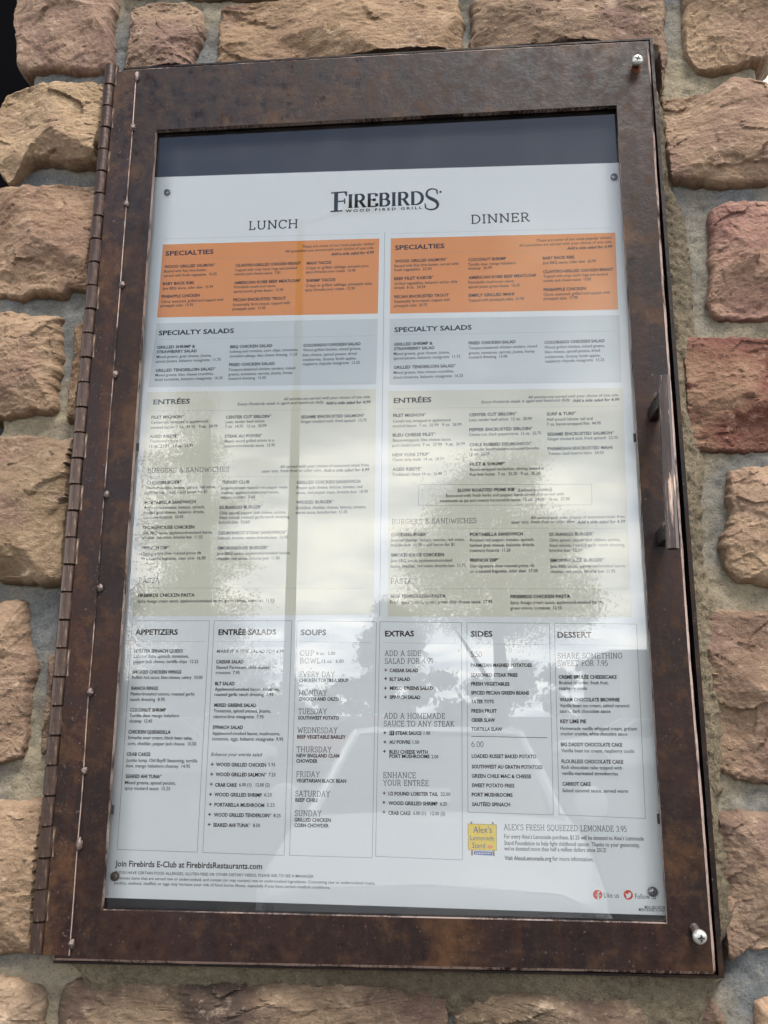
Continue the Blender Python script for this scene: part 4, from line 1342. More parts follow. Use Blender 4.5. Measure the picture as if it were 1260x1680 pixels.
D|140.0|185.8|22.3|Tomato basil buerre blanc  24.50
T|64.1|112.9|-8.1|SLOW ROASTED PRIME RIB*
D|114.1|142.1|-8.8|(Limited availability)
D|54.5|151.6|-12.6|Encrusted with fresh herbs and pepper, hand-carved and served with
D|49.2|156.4|-16.9|homemade au jus and creamy horseradish sauce  12 oz.  24.00   16 oz.  27.00
S|9.0|79.5|-34.2|BURGERS & SANDWICHES
I|123.6|200.5|-32.5|All served with your choice of seasoned steak fries,
I|108.0|159.9|-36.0|tater tots, fresh fruit or cider slaw.
BI|161.4|200.3|-36.7|Add a side salad for 4.99
T|8.5|39.5|-45.2|CHEESEBURGER*
D|8.3|69.3|-49.9|Smoked cheddar, lettuce, tomato, red onion,
D|8.3|60.9|-54.0|brioche bun  11.50 – add bacon for $1
T|8.3|52.1|-62.5|SMOKEHOUSE CHICKEN
D|8.1|58.6|-67.2|Java BBQ sauce, applewood-smoked
D|8.1|69.7|-71.7|bacon, cheddar, red onion, brioche bun  11.75
T|73.7|117.1|-45.9|PORTABELLA SANDWICH
D|73.7|126.2|-50.6|Roasted red pepper, tomato, spinach,
D|73.6|126.3|-55.0|herbed goat cheese, balsamic drizzle,
D|73.5|106.6|-59.3|rosemary focaccia  11.20
T|73.4|97.3|-67.5|FRENCH DIP*
D|73.3|125.5|-72.3|Our signature slow roasted prime rib
D|73.2|128.1|-76.6|on a toasted baguette, cider slaw  17.00
T|138.7|174.9|-46.7|DURANGO BURGER*
D|138.5|195.5|-51.5|Chile spiced, pepper jack cheese, pickles,
D|138.4|198.7|-55.9|fried onions, roasted garlic ranch dressing,
D|138.2|164.3|-60.0|brioche bun  12.50
T|138.4|181.8|-68.3|SMOKEHOUSE BURGER*
D|138.2|198.5|-73.2|Java BBQ sauce, applewood-smoked bacon,
D|138.3|189.9|-77.5|cheddar, red onion, brioche bun  11.95
S|8.1|25.7|-84.3|PASTA
T|8.1|53.2|-96.7|BEEF TENDERLOIN PASTA
D|7.9|90.8|-101.6|Fresh spinach, red peppers, green chile cheese sauce  17.95
T|105.6|153.3|-97.7|FIREBIRDS CHICKEN PASTA
D|105.4|179.3|-102.5|Spicy Asiago cream sauce, applewood-smoked bacon,
D|105.3|146.1|-106.9|green onions, tomatoes  12.55
#extras
H|3.7|27.3|-127.1|EXTRAS
S|3.5|33.0|-143.0|ADD A SIDE
S|3.5|42.7|-149.2|SALAD FOR 4.99
P|3.3|5.5|-156.4|+
T|7.5|30.5|-156.6|CAESAR SALAD
P|3.3|5.5|-163.2|+
T|7.5|24.0|-163.5|BLT SALAD
P|3.1|5.3|-170.7|+
T|7.8|42.3|-170.6|MIXED GREENS SALAD
P|3.1|5.3|-177.7|+
T|7.6|32.1|-177.7|SPINACH SALAD
S|3.2|51.7|-192.3|ADD A HOMEMADE
S|2.9|58.9|-198.3|SAUCE TO ANY STEAK
P|2.7|4.9|-205.4|+
T|12.3|32.9|-205.5|STEAK SAUCE
D|34.7|39.8|-205.4|1.00
P|2.8|5.0|-212.5|+
T|7.4|24.1|-212.4|AU POIVRE
D|25.8|31.0|-212.3|1.50
P|2.5|4.7|-219.6|+
T|7.4|37.7|-219.9|BLEU CHEESE WITH
T|7.5|39.2|-223.2|PORT MUSHROOMS
D|40.6|46.0|-223.3|2.00
S|2.6|28.4|-237.6|ENHANCE
S|2.6|38.3|-243.4|YOUR ENTRÉE
P|2.4|4.6|-251.2|+
T|6.8|45.5|-251.4|1/2 POUND LOBSTER TAIL
D|47.6|55.1|-251.3|22.00
P|2.2|4.4|-258.1|+
T|6.8|45.2|-258.5|WOOD GRILLED SHRIMP
D|47.1|52.4|-258.5|6.25
P|2.3|4.4|-265.3|+
T|6.8|24.0|-265.8|CRAB CAKE
D|26.1|50.8|-265.7|6.00 (1)   12.00 (2)
#sides
H|73.1|90.4|-127.6|SIDES
S|72.8|81.4|-143.9|5.50
T|72.6|120.9|-152.5|PARMESAN MASHED POTATOES
T|72.5|109.5|-160.2|SEASONED STEAK FRIES
T|72.6|102.9|-167.1|FRESH VEGETABLES
T|72.5|118.0|-174.1|SPICED PECAN GREEN BEANS
T|72.4|90.2|-180.9|TATER TOTS
T|72.5|92.4|-188.1|FRESH FRUIT
T|72.4|90.8|-195.2|CIDER SLAW
T|72.2|96.2|-202.1|TORTILLA SLAW
S|72.0|81.4|-213.7|6.00
T|72.1|122.0|-222.6|LOADED RUSSET BAKED POTATO
T|72.0|126.4|-230.5|SOUTHWEST AU GRATIN POTATOES
T|71.8|117.7|-237.5|GREEN CHILE MAC & CHEESE
T|71.7|104.6|-244.5|SWEET POTATO FRIES
T|71.6|103.0|-251.4|PORT MUSHROOMS
T|71.7|100.9|-258.5|SAUTÉED SPINACH
#dessert
H|142.0|168.8|-128.6|DESSERT
S|141.4|191.9|-145.2|SHARE SOMETHING
S|141.1|180.3|-151.0|SWEET FOR 7.95
T|141.5|186.7|-161.7|CREME BRULÉE CHEESECAKE
D|141.8|180.0|-166.1|Bruléed to order, fresh fruit,
D|141.6|163.2|-170.4|raspberry coulis
T|141.7|187.9|-179.2|WARM CHOCOLATE BROWNIE
D|141.5|195.0|-183.7|Vanilla bean ice cream, salted caramel
D|141.6|180.5|-188.0|sauce, dark chocolate sauce
T|141.5|161.4|-195.8|KEY LIME PIE
D|141.3|199.9|-201.1|Homemade vanilla whipped cream, graham
D|141.4|192.4|-205.1|cracker crumbs, white chocolate sauce
T|141.3|188.1|-213.3|BIG DADDY CHOCOLATE CAKE
D|141.4|196.8|-217.9|Vanilla bean ice cream, raspberry coulis
T|141.3|188.2|-226.0|FLOURLESS CHOCOLATE CAKE
D|141.1|187.0|-230.4|Rich chocolate cake topped with
D|141.2|183.7|-234.8|vanilla-marinated strawberries
T|141.3|162.7|-242.7|CARROT CAKE
D|141.1|190.5|-247.5|Salted caramel sauce, served warm
#lemonade
S|95.7|188.0|-275.1|ALEX'S FRESH SQUEEZED LEMONADE 3.95
D2|95.8|200.3|-281.7|For every Alex's Lemonade purchase, $1.25 will be donated to Alex's Lemonade
D2|95.7|197.0|-286.4|Stand Foundation to help fight childhood cancer. Thanks to your generosity,
D2|95.6|172.0|-290.4|we've donated more than half a million dollars since 2012!
T2|95.6|130.8|-297.2|Visit AlexsLemonade.org
D2|131.7|162.2|-297.1|for more information.
"""
SEC, cur = {}, None
for ln in TEXT.strip().splitlines():
    if ln[0] == '#':
        cur = SEC.setdefault(ln[1:], [])
        continue
    st, a, b, z, tx = ln.split('|', 4)
    cur.append((st, float(a), float(b), float(z), tx))

def dotted(x0, z0, x1, z1, out, step=1.05, h=0.24):
    n = int((x1 - x0) / step)
    for i in range(n):
        x = x0 + step * i
        z = z0 + (z1 - z0) * i / n
        out.append(rect(x, x + step * 0.55, z - h / 2, z + h / 2))

def rule(x0, z0, x1, z1, wd, out):
    ribbon([(x0, z0), (x1, z1)], wd, wd, out)

def panel(name, quad, m, key, rules, ink=M_ink, slab_ink=M_inkgray, label=None):
    p = flat(name, [quad], 1, m, sheet)
    if label: p['label'] = label
    print_text('printed_text', SEC[key], 2, ink, p, slab_ink)
    out = []
    for r_ in rules: dotted(*r_, out)
    if out: flat('dotted_rule', out, 2, M_dots, p)
    return p

panel('specialties_panel', [(-203.3, 230.6), (-2.9, 227.5), (-3.8, 154.3), (-204.3, 158.0)], M_orange, 'left_orange', [(-202, 215.0, -6, 211.4)], M_inkbrown, label='orange specialties panel under the lunch heading')
panel('specialties_panel', [(7.6, 227.2), (206.0, 223.5), (204.6, 150.3), (7.0, 153.9)], M_orange, 'right_orange', [(10, 211.5, 203, 208.0)], M_inkbrown, label='orange specialties panel under the dinner heading')
panel('salad_panel', [(-204.3, 152.3), (-3.9, 149.2), (-4.9, 88.1), (-208.0, 91.1)], M_gray, 'left_salad', [(-203, 136.4, -8, 133.4)], label='light grey salad panel of the lunch side')
panel('salad_panel', [(6.8, 148.9), (205.2, 145.1), (203.8, 83.6), (6.6, 87.2)], M_gray, 'right_salad', [(9, 133.6, 202, 130.2)], label='light grey salad panel of the dinner side')
panel('entree_panel', [(-208.6, 86.6), (-4.9, 83.8), (-5.7, -111.7), (-208.6, -112.1)], M_beige, 'left_entree', [(-205.2, 69.0, -9.3, 64.9), (-204.8, 8.6, -11, 5.2), (-205.5, -88.2, -11.5, -90.0)], label='beige entree panel of the lunch side')
pr_ = panel('entree_panel', [(6.1, 81.5), (204.3, 78.6), (200.8, -115.0), (5.9, -113.3)], M_beige, 'right_entree', [(10.1, 65.5, 200.9, 62.3), (8.2, -39.7, 200.2, -42.7), (7.9, -90.4, 199.4, -92.3)], label='beige entree panel of the dinner side with a framed rib notice')
rb = [(31.9, -2.8), (174.6, -4.9), (174.1, -22.5), (31.3, -20.5)]
out = []
for a in range(4): rule(*rb[a], *rb[(a + 1) % 4], 0.28, out)
flat('notice_border', out, 2, M_dots, pr_)

boxes = {'appetizers': [(-208.4, -115.8), (-142.5, -116.1), (-143.6, -297.2), (-208.2, -296.2)],
         'entree_salads': [(-138.6, -116.1), (-73.3, -116.4), (-74.4, -298.4), (-139.1, -297.4)],
         'soups': [(-68.9, -116.4), (-3.4, -117.5), (-5.6, -299.0), (-70.2, -298.3)],
         'extras': [(-0.6, -117.5), (65.7, -118.6), (63.7, -299.4), (-3.0, -297.9)],
         'sides': [(70.0, -118.6), (135.8, -119.4), (133.6, -265.6), (68.5, -264.6)],
         'dessert': [(139.9, -119.4), (204.3, -120.4), (202.5, -267.4), (137.9, -265.5)]}
for key, q in boxes.items():
    out = []
    for a in range(4): rule(*q[a], *q[(a + 1) % 4], 0.42, out)
    p = flat('list_box', out, 1, M_line, sheet)
    p['label'] = 'thin framed column listing the ' + key.replace('_', ' ')
    print_text('printed_text', SEC[key], 2, M_ink, p, M_inkgray)
    out = []
    x0, x1 = q[0][0] + 3, q[1][0] - 3
    dotted(x0, q[0][1] - 17.0, x1, q[1][1] - 17.0, out)
    flat('dotted_rule', out, 2, M_dots, p)
    if key == 'sides':
        out = []
        rule(72.1, -207.8, 131.0, -208.4, 0.45, out)
        flat('price_rule', out, 2, M_inkgray, p)
    if key == 'extras':
        bx = flat('sauce_badge', [rect(7.6, 11.2, -207.3, -203.7)], 2, M_ink, p)
        flat('badge_mark', [rect(8.3, 8.8, -206.6, -204.4), rect(9.3, 10.6, -204.9, -204.4), rect(9.7, 10.2, -206.6, -204.9)], 3, M_paper, p)

# masthead
out = []
dotted(-203.6, 236.2, -3.0, 232.4, out)
dotted(7.6, 231.8, 203.1, 228.3, out)
hd = flat('heading_rule', out, 1, M_dots, sheet)
out = []
rule(2.0, 234.0, -0.8, -113.0, 0.4, out)
flat('column_rule', out, 1, M_line, sheet)
print_text('heading', SEC['masthead'], 1, M_ink, sheet, M_ink)
for o in list(sheet.children):
    if o.name.startswith('slab_lettering'):
        o.name = 'column_heading'
# restaurant lettering: one tall F and S round small serif capitals
lg = []
def bigserif(x0, x1, z0, z1, pts, wv, wh):
    W_, H_ = x1 - x0, z1 - z0
    ribbon([(x0 + px * W_, z0 + pz * H_) for px, pz in pts], wv, wh, lg)
fx0, fx1, fz0, fz1 = -48.0, -33.0, 256.2, 276.4
bigserif(fx0, fx1, fz0, fz1, [(0.34, 0), (0.34, 1)], 3.6, 3.6)
bigserif(fx0, fx1, fz0, fz1, [(0.02, 0.965), (0.98, 0.985)], 1.5, 1.5)
bigserif(fx0, fx1, fz0, fz1, [(0.99, 1.0), (0.97, 0.76)], 1.0, 1.0)
bigserif(fx0, fx1, fz0, fz1, [(0.88, 0.96), (0.98, 0.80)], 1.4, 1.4)
bigserif(fx0, fx1, fz0, fz1, [(0.34, 0.51), (0.86, 0.53)], 1.4, 1.4)
bigserif(fx0, fx1, fz0, fz1, [(0.87, 0.66), (0.87, 0.38)], 1.2, 1.2)
bigserif(fx0, fx1, fz0, fz1, [(0.0, 0.03), (0.74, 0.04)], 1.4, 1.4)
lg += slab_polys('IREBIRD', -32.4, 37.6, 260.0, 12.9, 2.9, 1.2, 0.03)
sp = [(37.8 + 13.0 * px, 253.9 + 21.4 * pz) for px, pz in
      [(0.90, 0.80), (0.86, 0.93), (0.66, 0.985), (0.44, 0.98), (0.24, 0.90), (0.17, 0.75), (0.26, 0.62), (0.48, 0.53), (0.74, 0.44), (0.93, 0.31), (0.94, 0.17), (0.80, 0.06), (0.55, 0.015), (0.28, 0.04), (0.10, 0.12), (0.08, 0.26)]]
sm = []
for i in range(len(sp) - 1):
    p0, p1, p2, p3 = sp[max(i - 1, 0)], sp[i], sp[i + 1], sp[min(i + 2, len(sp) - 1)]
    for k in range(5):
        t = k / 5
        sm.append(tuple(0.5 * ((2 * p1[d]) + (p2[d] - p0[d]) * t + (2 * p0[d] - 5 * p1[d] + 4 * p2[d] - p3[d]) * t * t + (3 * p1[d] - p0[d] - 3 * p2[d] + p3[d]) * t ** 3) for d in (0, 1)))
sm.append(sp[-1])
for i in range(len(sm) - 1):
    # swell through the spine of the S
    u = i / (len(sm) - 1)
    wd = 1.3 + 2.1 * math.exp(-((u - 0.50) / 0.20) ** 2)
    ribbon([sm[i], sm[i + 1]], wd, wd, lg)
ribbon([(37.8 + 13 * 0.93, 253.9 + 21.4 * 0.72), (37.8 + 13 * 0.90, 253.9 + 21.4 * 0.95)], 1.1, 1.1, lg)
ribbon([(37.8 + 13 * 0.05, 253.9 + 21.4 * 0.32), (37.8 + 13 * 0.10, 253.9 + 21.4 * 0.10)], 1.1, 1.1, lg)
lg.append([(52.7 + 1.1 * math.cos(R(a)), 271.6 + 1.1 * math.sin(R(a))) for a in range(0, 360, 30)])
logo = flat('masthead_logo', lg, 1, M_ink, sheet)
v, f = text_mesh('H', 'W O O D   F I R E D   G R I L L')
lo, hi = v[:, 0].min(), v[:, 0].max()
pydata('tagline', [((-34.0 + (p[0] - lo) * 69.8 / (hi - lo)) / 1000, PY - 0.0003, (255.2 + p[1] * 3.7 + 0.0) / 1000) for p in v], f, [M_ink], logo)
bpy.context.view_layer.update()

# footer
print_text('footer_text', SEC['footer'], 1, M_ink, sheet, M_ink)
def disc(cx, cz, r, n=28): return [(cx + r * math.cos(2 * math.pi * k / n), cz + r * math.sin(2 * math.pi * k / n)) for k in range(n)]
ic = flat('social_icon', [disc(164.2, -322.1, 3.4)], 1, M_red, sheet); ic['label'] = 'red round icon with a white letter f'
out = []
ribbon([(164.5, -325.3), (164.5, -321.4)] + arc(165.6, -321.2, 1.1, 1.2, 180, 80, 6), 1.05, 0.95, out)
ribbon([(162.9, -322.6), (166.2, -322.6)], 0.9, 0.9, out)
flat('icon_mark', out, 2, M_white, ic)
ic = flat('social_icon', [disc(186.7, -321.8, 3.4)], 1, M_red, sheet); ic['label'] = 'red round icon with a white bird'
bird = [(184.3, -323.6), (185.6, -323.3), (184.7, -322.6), (185.2, -322.4), (184.4, -321.6), (184.9, -321.6), (184.4, -320.3), (185.6, -321.2), (186.5, -321.4), (186.7, -320.4), (187.5, -320.0), (188.3, -320.3), (189.0, -320.2), (188.7, -320.8), (188.6, -322.2), (187.6, -323.6), (186.2, -324.2)]
flat('icon_mark', [bird], 2, M_white, ic)

# lemonade notice with its little painted stand
ln_ = flat('lemonade_badge', [[(68.2, -272.9), (90.3, -273.3), (89.9, -292.3), (68.0, -292.1)]], 1, M_yellow, sheet)
ln_['label'] = 'yellow lemonade stand badge with hand lettering'
flat('badge_posts', [rect(70.2, 71.6, -272.9, -271.4), rect(86.6, 88.0, -273.1, -271.6), rect(70.4, 71.8, -296.0, -292.2), rect(86.8, 88.2, -296.2, -292.3)], 1, M_wood, ln_)
flat('badge_banner', [[(72.6, -292.7), (86.6, -293.0), (86.2, -295.8), (72.4, -295.3)]], 2, M_blue, ln_)
out = []
for k in range(9): out.append(rect(73.6 + k * 1.35, 74.5 + k * 1.35, -294.6, -293.8))
flat('banner_lettering', out, 3, M_white, ln_)
fr = []
q = [(68.4, -273.1), (90.1, -273.5), (89.7, -292.1), (68.2, -291.9)]
for a in range(4): rule(*q[a], *q[(a + 1) % 4], 0.35, fr)
flat('badge_border', fr, 2, M_wood, ln_)
def hand(txt, x0, x1, zb, size):
    v, f = text_mesh('I2', txt)
    lo, hi = v[:, 0].min(), v[:, 0].max()
    return [((x0 + (p[0] - lo) * (x1 - x0) / (hi - lo)) / 1000, PY - 0.0003, (zb + p[1] * size + 0.25 * math.sin((p[0] - lo) * 9)) / 1000) for p in v], f
hv_, hf_ = [], []
for t_, a, b, z, s_ in (("Alex's", 72.3, 86.4, -279.6, 7.0), ("Lemonade", 70.0, 88.2, -284.9, 5.0), ("Stand", 71.3, 81.0, -290.6, 5.6)):
    v, f = hand(t_, a, b, z, s_)
    k = len(hv_)
    hv_ += v; hf_ += [tuple(i + k for i in q) for q in f]
pydata('badge_lettering', hv_, hf_, [M_purple], ln_)
flat('lemon', [[(84.8 + 2.3 * math.cos(2 * math.pi * k / 16), -289.6 + 1.3 * math.sin(2 * math.pi * k / 16)) for k in range(16)]], 2, M_orange, ln_)
print_text('notice_text', SEC['lemonade'], 1, M_ink, sheet, M_inkgray)

# pins that hold the sheet
def to_sheet(o):
    o.parent = sheet
    return o
phillips(-0.2022, 0.2835, PY - 0.0016, 0.0030, M_steelpin, to_sheet, None, None, name='pin', rot=0.4)
phillips(0.2076, 0.2777, PY - 0.0016, 0.0033, M_steelpin, to_sheet, None, None, name='pin', rot=0.9)
phillips(-0.2080, -0.3159, PY - 0.0022, 0.0036, M_rustpin, to_sheet, None, None, name='pin', label='rusty pin over the small print', rot=0.1)
phillips(0.2043, -0.3188, PY - 0.0022, 0.0036, M_steelpin, to_sheet, None, None, name='pin', rot=0.7)

# ------------------------------------------------------------------ the place behind the camera (mirrored in the pane)
M_asphalt = simple('asphalt', (0.055, 0.055, 0.058), 0.9, var=0.35, scale=3.0, bump=0.3)
M_concrete = simple('concrete paving', (0.12, 0.115, 0.105), 0.9, var=0.15, scale=4.0, bump=0.2)
M_paint = simple('road paint', (0.70, 0.70, 0.66), 0.8, var=0.1, scale=10.0)
M_dark = simple('dark wall cladding', (0.0025, 0.0025, 0.003), 0.95, spec=0.0, var=0.3, scale=3.0)
M_sill = simple('navy sill', (0.010, 0.012, 0.016), 0.8, spec=0.05)
M_bark = simple('bark', (0.05, 0.04, 0.03), 0.9, var=0.3, scale=8.0)
M_leafd = simple('dark foliage', (0.070, 0.080, 0.050), 0.8, spec=0.2, var=0.4, scale=2.0)
M_leafm = simple('mid foliage', (0.105, 0.115, 0.085), 0.8, spec=0.2, var=0.4, scale=2.0)
M_wallbrick = simple('brown brick', (0.09, 0.07, 0.06), 0.9, var=0.2, scale=6.0)
M_roof = simple('grey roofing', (0.12, 0.12, 0.13), 0.8)
M_win = simple('dark window glass', (0.01, 0.012, 0.015), 0.05)
M_pole = simple('dark pole paint', (0.05, 0.045, 0.04), 0.5)
M_lamp = simple('lamp lens', (0.5, 0.5, 0.48), 0.3)
M_carglass = simple('tinted car glass', (0.07, 0.075, 0.08), 0.35, spec=0.2)
M_tyre = simple('tyre rubber', (0.02, 0.02, 0.02), 0.8)
M_rim = simple('alloy rim', (0.5, 0.5, 0.52), 0.3, 0.8)
M_trim = simple('black trim', (0.015, 0.015, 0.016), 0.5)
M_lens = simple('headlight lens', (0.55, 0.57, 0.6), 0.1, coat=1.0)
M_card = simple('white card', (0.8, 0.8, 0.78), 0.7)

GZ = GROUND
gr = MB().add([(-600, -600, GZ - 0.004), (600, -600, GZ - 0.004), (600, 600, GZ - 0.004), (-600, 600, GZ - 0.004)], [(0, 1, 2, 3)])
tag(gr.build('ground', M_asphalt), kind='structure')
pv = MB().box(-12, 12, -1.9, 0.9, GZ - 0.13, GZ + 0.0, bev=0.01)
# paving carries the pillar: lift its top just above the asphalt sheet
pv_o = pv.build('pavement', M_concrete)
tag(pv_o, kind='structure')
ln = MB()
for k in range(-5, 6):
    x = -1.55 + k * 2.75
    ln.add([(x - 0.05, -8.0, GZ + 0.002), (x + 0.05, -8.0, GZ + 0.002), (x + 0.05, -2.6, GZ + 0.002), (x - 0.05, -2.6, GZ + 0.002)], [(0, 1, 2, 3)])
tag(ln.build('parking_lines', M_paint, fix=False), kind='structure')

# dark building the pillar belongs to, seen past the pillar's left edge
bl = empty('dark_building', (-3.0, 0.62, GZ))
tag(bl, 'near black building wall behind the left edge of the stone pillar', 'building')
def loc(mb, o, name, m):
    ox, oy, oz = o.location
    mb.v = [(x - ox, y - oy, z - oz) for x, y, z in mb.v]
    return mb.build(name, m, o)
loc(MB().box(-6.0, -0.30, 0.62, 3.0, 0.30, 2.2), bl, 'wall', M_dark)
loc(MB().box(-6.0, -0.29, 0.61, 3.0, GZ + 0.001, 0.298), bl, 'sill_wall', M_sill)

# ---- cars
def car(name, label, loc_, rz, paint, group='parked cars mirrored in the glass', detailed=True):
    t = empty(name, loc_, rz)
    tag(t, label, 'car', group)
    mp = simple(name + ' paint', paint, 0.42, 0.0, coat=0.15)
    st = [(2.30, .66, .42, .66), (2.22, .80, .30, .80), (1.9, .88, .24, .90), (1.2, .91, .22, .985), (0.95, .92, .22, 1.0), (-0.5, .92, .22, 1.02), (-2.0, .91, .24, 1.04), (-2.22, .84, .30, 1.0), (-2.30, .74, .42, .90)]
    v, f = [], []
    for y, hw, zb, zt in st:
        ring = [(-hw * .9, zb), (-hw, zb + .12), (-hw, zt - .16), (-hw * .93, zt - .05), (-hw * .78, zt), (0, zt + .03), (hw * .78, zt), (hw * .93, zt - .05), (hw, zt - .16), (hw, zb + .12), (hw * .9, zb)]
        v += [(x, y, z) for x, z in ring]
    m = 11
    for i in range(len(st) - 1):
        for k in range(m):
            f.append((i * m + k, i * m + (k + 1) % m, (i + 1) * m + (k + 1) % m, (i + 1) * m + k))
    f.append(tuple(range(m))); f.append(tuple((len(st) - 1) * m + k for k in reversed(range(m))))
    MB().add(v, f).build('body', mp, t, True)
    # roof and pillars
    b = [(-.76, .98, 1.0), (.76, .98, 1.0), (.80, -2.1, 1.04), (-.80, -2.1, 1.04)]
    tp = [(-.58, .22, 1.47), (.58, .22, 1.47), (.60, -1.65, 1.47), (-.60, -1.65, 1.47)]
    rf = MB()
    rv = []
    for i in range(9):
        y = .22 - 1.87 * i / 8
        for k in range(9):
            u = k / 8 * 2 - 1
            rv.append((u * .60, y, 1.47 + .035 * (1 - u * u) * (1 - (i / 4 - 1) ** 4 * .4)))
    rfc = [(i * 9 + k, i * 9 + k + 1, (i + 1) * 9 + k + 1, (i + 1) * 9 + k) for i in range(8) for k in range(8)]
    rf.add(rv, rfc)
    rf.add([(x, y, z - .04) for x, y, z in rv], [tuple(reversed(q)) for q in rfc])
    rf.build('roof', mp, t, True, fix=False)
    for s in (-1, 1):
        for p, q, r_ in (((s * .76, .98, 1.0), (s * .58, .22, 1.47), .038), ((s * .86, -.45, 1.02), (s * .61, -.5, 1.46), .035), ((s * .80, -2.1, 1.04), (s * .60, -1.65, 1.46), .06)):
            MB().bar(p, q, r_, r_ * .9, 8).build('roof_pillar', mp, t, True)
        MB().bar((s * .585, .22, 1.47), (s * .605, -1.65, 1.47), .03, .03, 8).build('roof_rail', mp, t, True)
        sw = MB().add([(s * .80, .80, 1.02), (s * .60, .15, 1.44), (s * .61, -1.6, 1.44), (s * .82, -2.0, 1.05)], [(0, 1, 2, 3)])
        sw.build('side_window', M_carglass, t, fix=False)
        mr = MB().lathe((s * .98, .72, 1.06), (0, 1, 0), [(.03, -.08), (.09, -.05), (.11, 0), (.09, .06), (.03, .09)], 14)
        mr.build('mirror', mp, t, True)
        MB().box(s * .62 - .16, s * .62 + .16, 2.16, 2.24, .62, .74, bev=.03).build('headlight', M_lens, t, True)
        for y in (1.45, -1.4):
            wh = MB().lathe((s * .80, y, .33), (s, 0, 0), [(.20, -.10), (.31, -.10), (.33, -.06), (.33, .08), (.31, .12), (.21, .12)], 28).build('wheel', M_tyre, t, True)
            MB().lathe((s * .80, y, .33), (s, 0, 0), [(.20, .0), (.20, .115), (.05, .125)], 20).build('rim', M_rim, wh, True)
    ws = MB().add([(-.74, .96, 1.01), (.74, .96, 1.01), (.57, .24, 1.46), (-.57, .24, 1.46)], [(0, 1, 2, 3)])
    ws.build('windscreen', M_carglass, t, fix=False)
    MB().add([(-.70, -2.08, 1.06), (.70, -2.08, 1.06), (.57, -1.67, 1.44), (-.57, -1.67, 1.44)], [(3, 2, 1, 0)]).build('rear_window', M_carglass, t, fix=False)
    MB().box(-.46, .46, 2.27, 2.315, .46, .60, bev=.015).build('grille', M_trim, t)
    MB().box(-.24, .24, 2.30, 2.325, .34, .44).build('number_plate', M_card, t)
    if detailed:
        MB().box(-.10, .10, .905, .925, 1.075, 1.16).build('dashboard_card', M_card, t)
    return t
car('silver_car', 'silver car parked nose in and mirrored in the lower part of the glass', (-0.12, -5.95, GZ), 0.0, (0.75, 0.76, 0.78))
car('white_car', 'small white car mirrored near the right edge of the glass', (4.9, -25.5, GZ), R(78), (0.75, 0.75, 0.74), 'parked cars mirrored in the glass', False)
car('grey_car', 'grey car mirrored low on the left of the glass', (-6.8, -21.0, GZ), R(-84), (0.35, 0.36, 0.38), 'parked cars mirrored in the glass', False)
car('red_car', 'red car mirrored among the week day soups on the glass', (-3.2, -27.0, GZ), R(88), (0.35, 0.07, 0.05), 'parked cars mirrored in the glass', False)

# ---- lamp post
lp = empty('lamp_post', (-3.0, -15.0, GZ))
tag(lp, 'tall dark parking lot lamp post mirrored as a vertical streak in the glass', 'lamp post')
MB().lathe((0, 0, 0), (0, 0, 1), [(.26, 0), (.26, .7), (.24, .72)], 20).build('base', M_concrete, lp, True)
MB().bar((0, 0, .7), (0, 0, 11.2), .11, .07, 14).build('pole', M_pole, lp, True)
MB().bar((0, 0, 11.1), (1.1, 0, 11.4), .04, .04, 10).build('arm', M_pole, lp, True)
hd_ = MB().box(.9, 1.6, -.18, .18, 11.33, 11.50, bev=.04).build('lamp_head', M_pole, lp)
MB().box(.98, 1.52, -.14, .14, 11.315, 11.335).build('lens', M_lamp, hd_)

# ---- trees
def crown(name, blobs, leaf, n, m, parent, seed):
    rnd = random.Random(seed)
    v, f = [], []
    tot = sum(b[3] * b[4] * b[5] for b in blobs)
    for bx, by, bz, rx, ry, rz_ in blobs:
        k = int(n * rx * ry * rz_ / tot)
        cl = [(rnd.gauss(0, 1), rnd.gauss(0, 1), rnd.gauss(0, 1)) for _ in range(max(4, k // 150))]
        cl2 = []
        for c in cl:
            L = math.sqrt(sum(q * q for q in c)) or 1
            rr_ = rnd.random() ** 0.4
            cl2.append((bx + c[0] / L * rr_ * rx, by + c[1] / L * rr_ * ry, bz + c[2] / L * rr_ * rz_))
        for _ in range(k):
            c = cl2[int(rnd.random() * len(cl2))]
            p = Vector((c[0] + rnd.gauss(0, .23) * rx ** .5 * 1.2, c[1] + rnd.gauss(0, .23) * ry ** .5 * 1.2, c[2] + rnd.gauss(0, .18) * rz_ ** .5 * 1.2))
            a = Vector((rnd.gauss(0, 1), rnd.gauss(0, 1), rnd.gauss(0, 1))).normalized()
            b = a.orthogonal().normalized()
            s = leaf * rnd.uniform(.6, 1.3)
            i = len(v)
            v += [tuple(p + a * s), tuple(p + b * s * .6), tuple(p - a * s), tuple(p - b * s * .6)]
            f.append((i, i + 1, i + 2, i + 3))
    return pydata(name, v, f, [m], parent)
def tree(name, label, x, y, blobs, trunk, leaf, n, m, seed, group='trees mirrored in the glass'):
    t = empty(name, (x, y, GZ))
    tag(t, label, 'tree', group)
    mb = MB()
    h, r0 = trunk
    mb.bar((0, 0, 0), (.12, 0, h * .5), r0, r0 * .75, 12)
    mb.bar((.12, 0, h * .48), (0, .1, h), r0 * .75, r0 * .35, 10)
    for b in blobs[:7]:
        mb.bar((.06, 0, h * rnd_.uniform(.35, .8)), (b[0] * .75, b[1] * .75, b[2]), r0 * .32, r0 * .10, 7)
    mb.build('trunk', M_bark, t, True)
    crown('crown', blobs, leaf, n, m, t, seed)
    return t
rnd_ = random.Random(5)
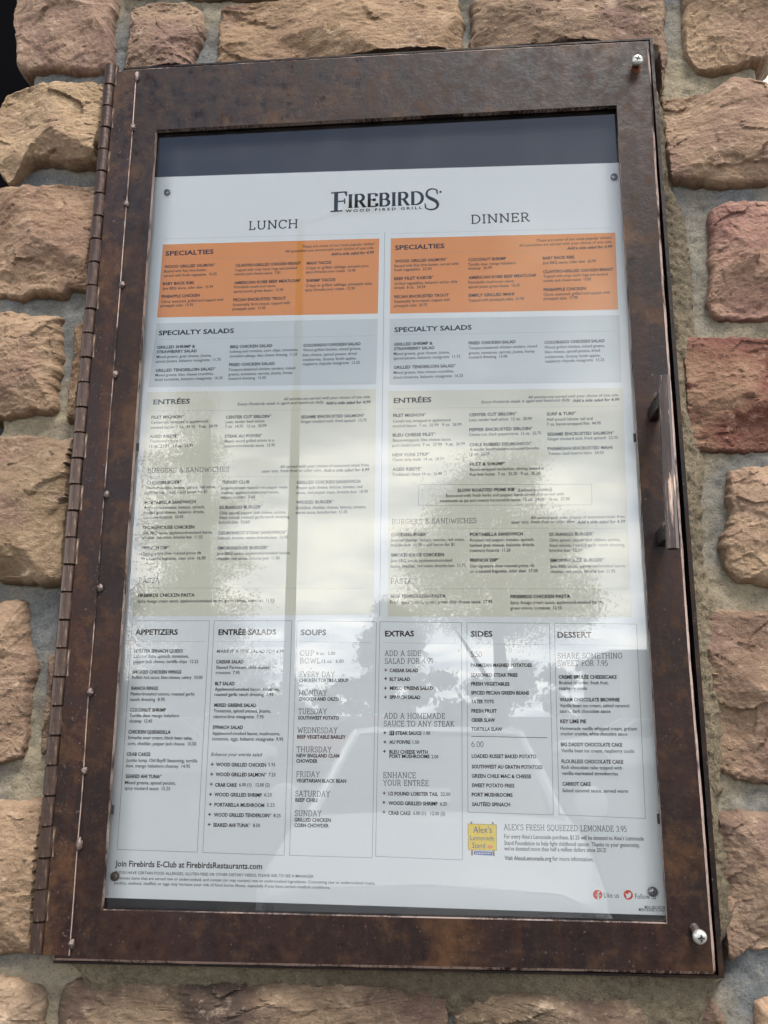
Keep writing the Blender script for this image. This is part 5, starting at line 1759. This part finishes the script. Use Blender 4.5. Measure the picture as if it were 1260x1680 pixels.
# broad tree on the right: crown from z 3.5 to 11 m above ground
bb = [(-.3, 0, 8.6, 1.9, 1.9, 1.9), (.7, .3, 10.0, 1.2, 1.2, 1.0), (-1.8, 0, 7.0, 1.5, 1.5, 1.4), (1.7, 0, 7.2, 1.5, 1.5, 1.5), (0, 0, 6.0, 2.6, 2.2, 1.6), (2.4, 0, 5.2, 1.2, 1.3, 1.0), (-2.5, 0, 5.2, 1.1, 1.2, .9), (.3, .4, 4.6, 2.2, 2.0, .7), (-1.2, 0, 9.2, .9, .9, .8), (3.0, 0, 6.3, .6, .6, .5)]
tree('broad_tree', 'broad leafy tree mirrored across the dinner column of the glass', 1.25, -30.0, bb, (6.0, .32), .042, 62000, M_leafd, 21)
cb = []
for i in range(11):
    zc = 2.0 + i * .98
    rr0 = 2.25 * (1 - i / 11.5) ** .8 + .18
    cb.append((-.55 * i / 10 + rnd_.uniform(-.3, .3) * rr0 * .5, 0, zc, rr0 * rnd_.uniform(.85, 1.1), rr0, .62))
tree('tapering_tree', 'tapering dark tree mirrored on the left of the lunch column', -7.7, -25.0, cb, (10.5, .28), .042, 56000, M_leafd, 22)
sb = [(0, 0, 6.0, .7, .7, .8), (.6, 0, 5.0, .8, .8, .9), (-.6, 0, 4.9, .8, .8, .8), (0, 0, 3.9, 1.1, 1.1, .8)]
tree('small_tree', 'small rounded tree mirrored between the lunch and dinner columns', -3.2, -40.0, sb, (4.4, .16), .10, 9000, M_leafm, 23)
# far belt of woodland
fb = [(x, rnd_.uniform(-4, 4), rnd_.uniform(2.2, 3.6), rnd_.uniform(4, 7), 4, rnd_.uniform(2.6, 3.6)) for x in range(-90, 95, 7)]
wd = crown('far_woodland', fb, .34, 50000, M_leafm, None, 24)
wd.location = (0, -85, GZ + .4)
tag(wd, kind='stuff')

# ---- low flat roofed building
sh = empty('flat_roofed_building', (18.0, -46.0, GZ))
tag(sh, 'low brown flat roofed building mirrored at the right edge of the glass', 'building')
MB().box(-11.0, 14.0, -6, 6, 0, 4.1).build('wall', M_wallbrick, sh)
MB().box(-11.4, 14.4, -6.4, 6.4, 4.1, 4.42, bev=.03).build('roof', M_roof, sh)
for k in range(6):
    x = -9.2 + k * 3.9
    fr_ = MB().box(x - .1, x + 2.5, 6.0, 6.06, .9, 2.9).build('window', M_trim, sh)
    MB().box(x, x + 2.4, 6.061, 6.075, 1.0, 2.8).build('pane', M_win, fr_)
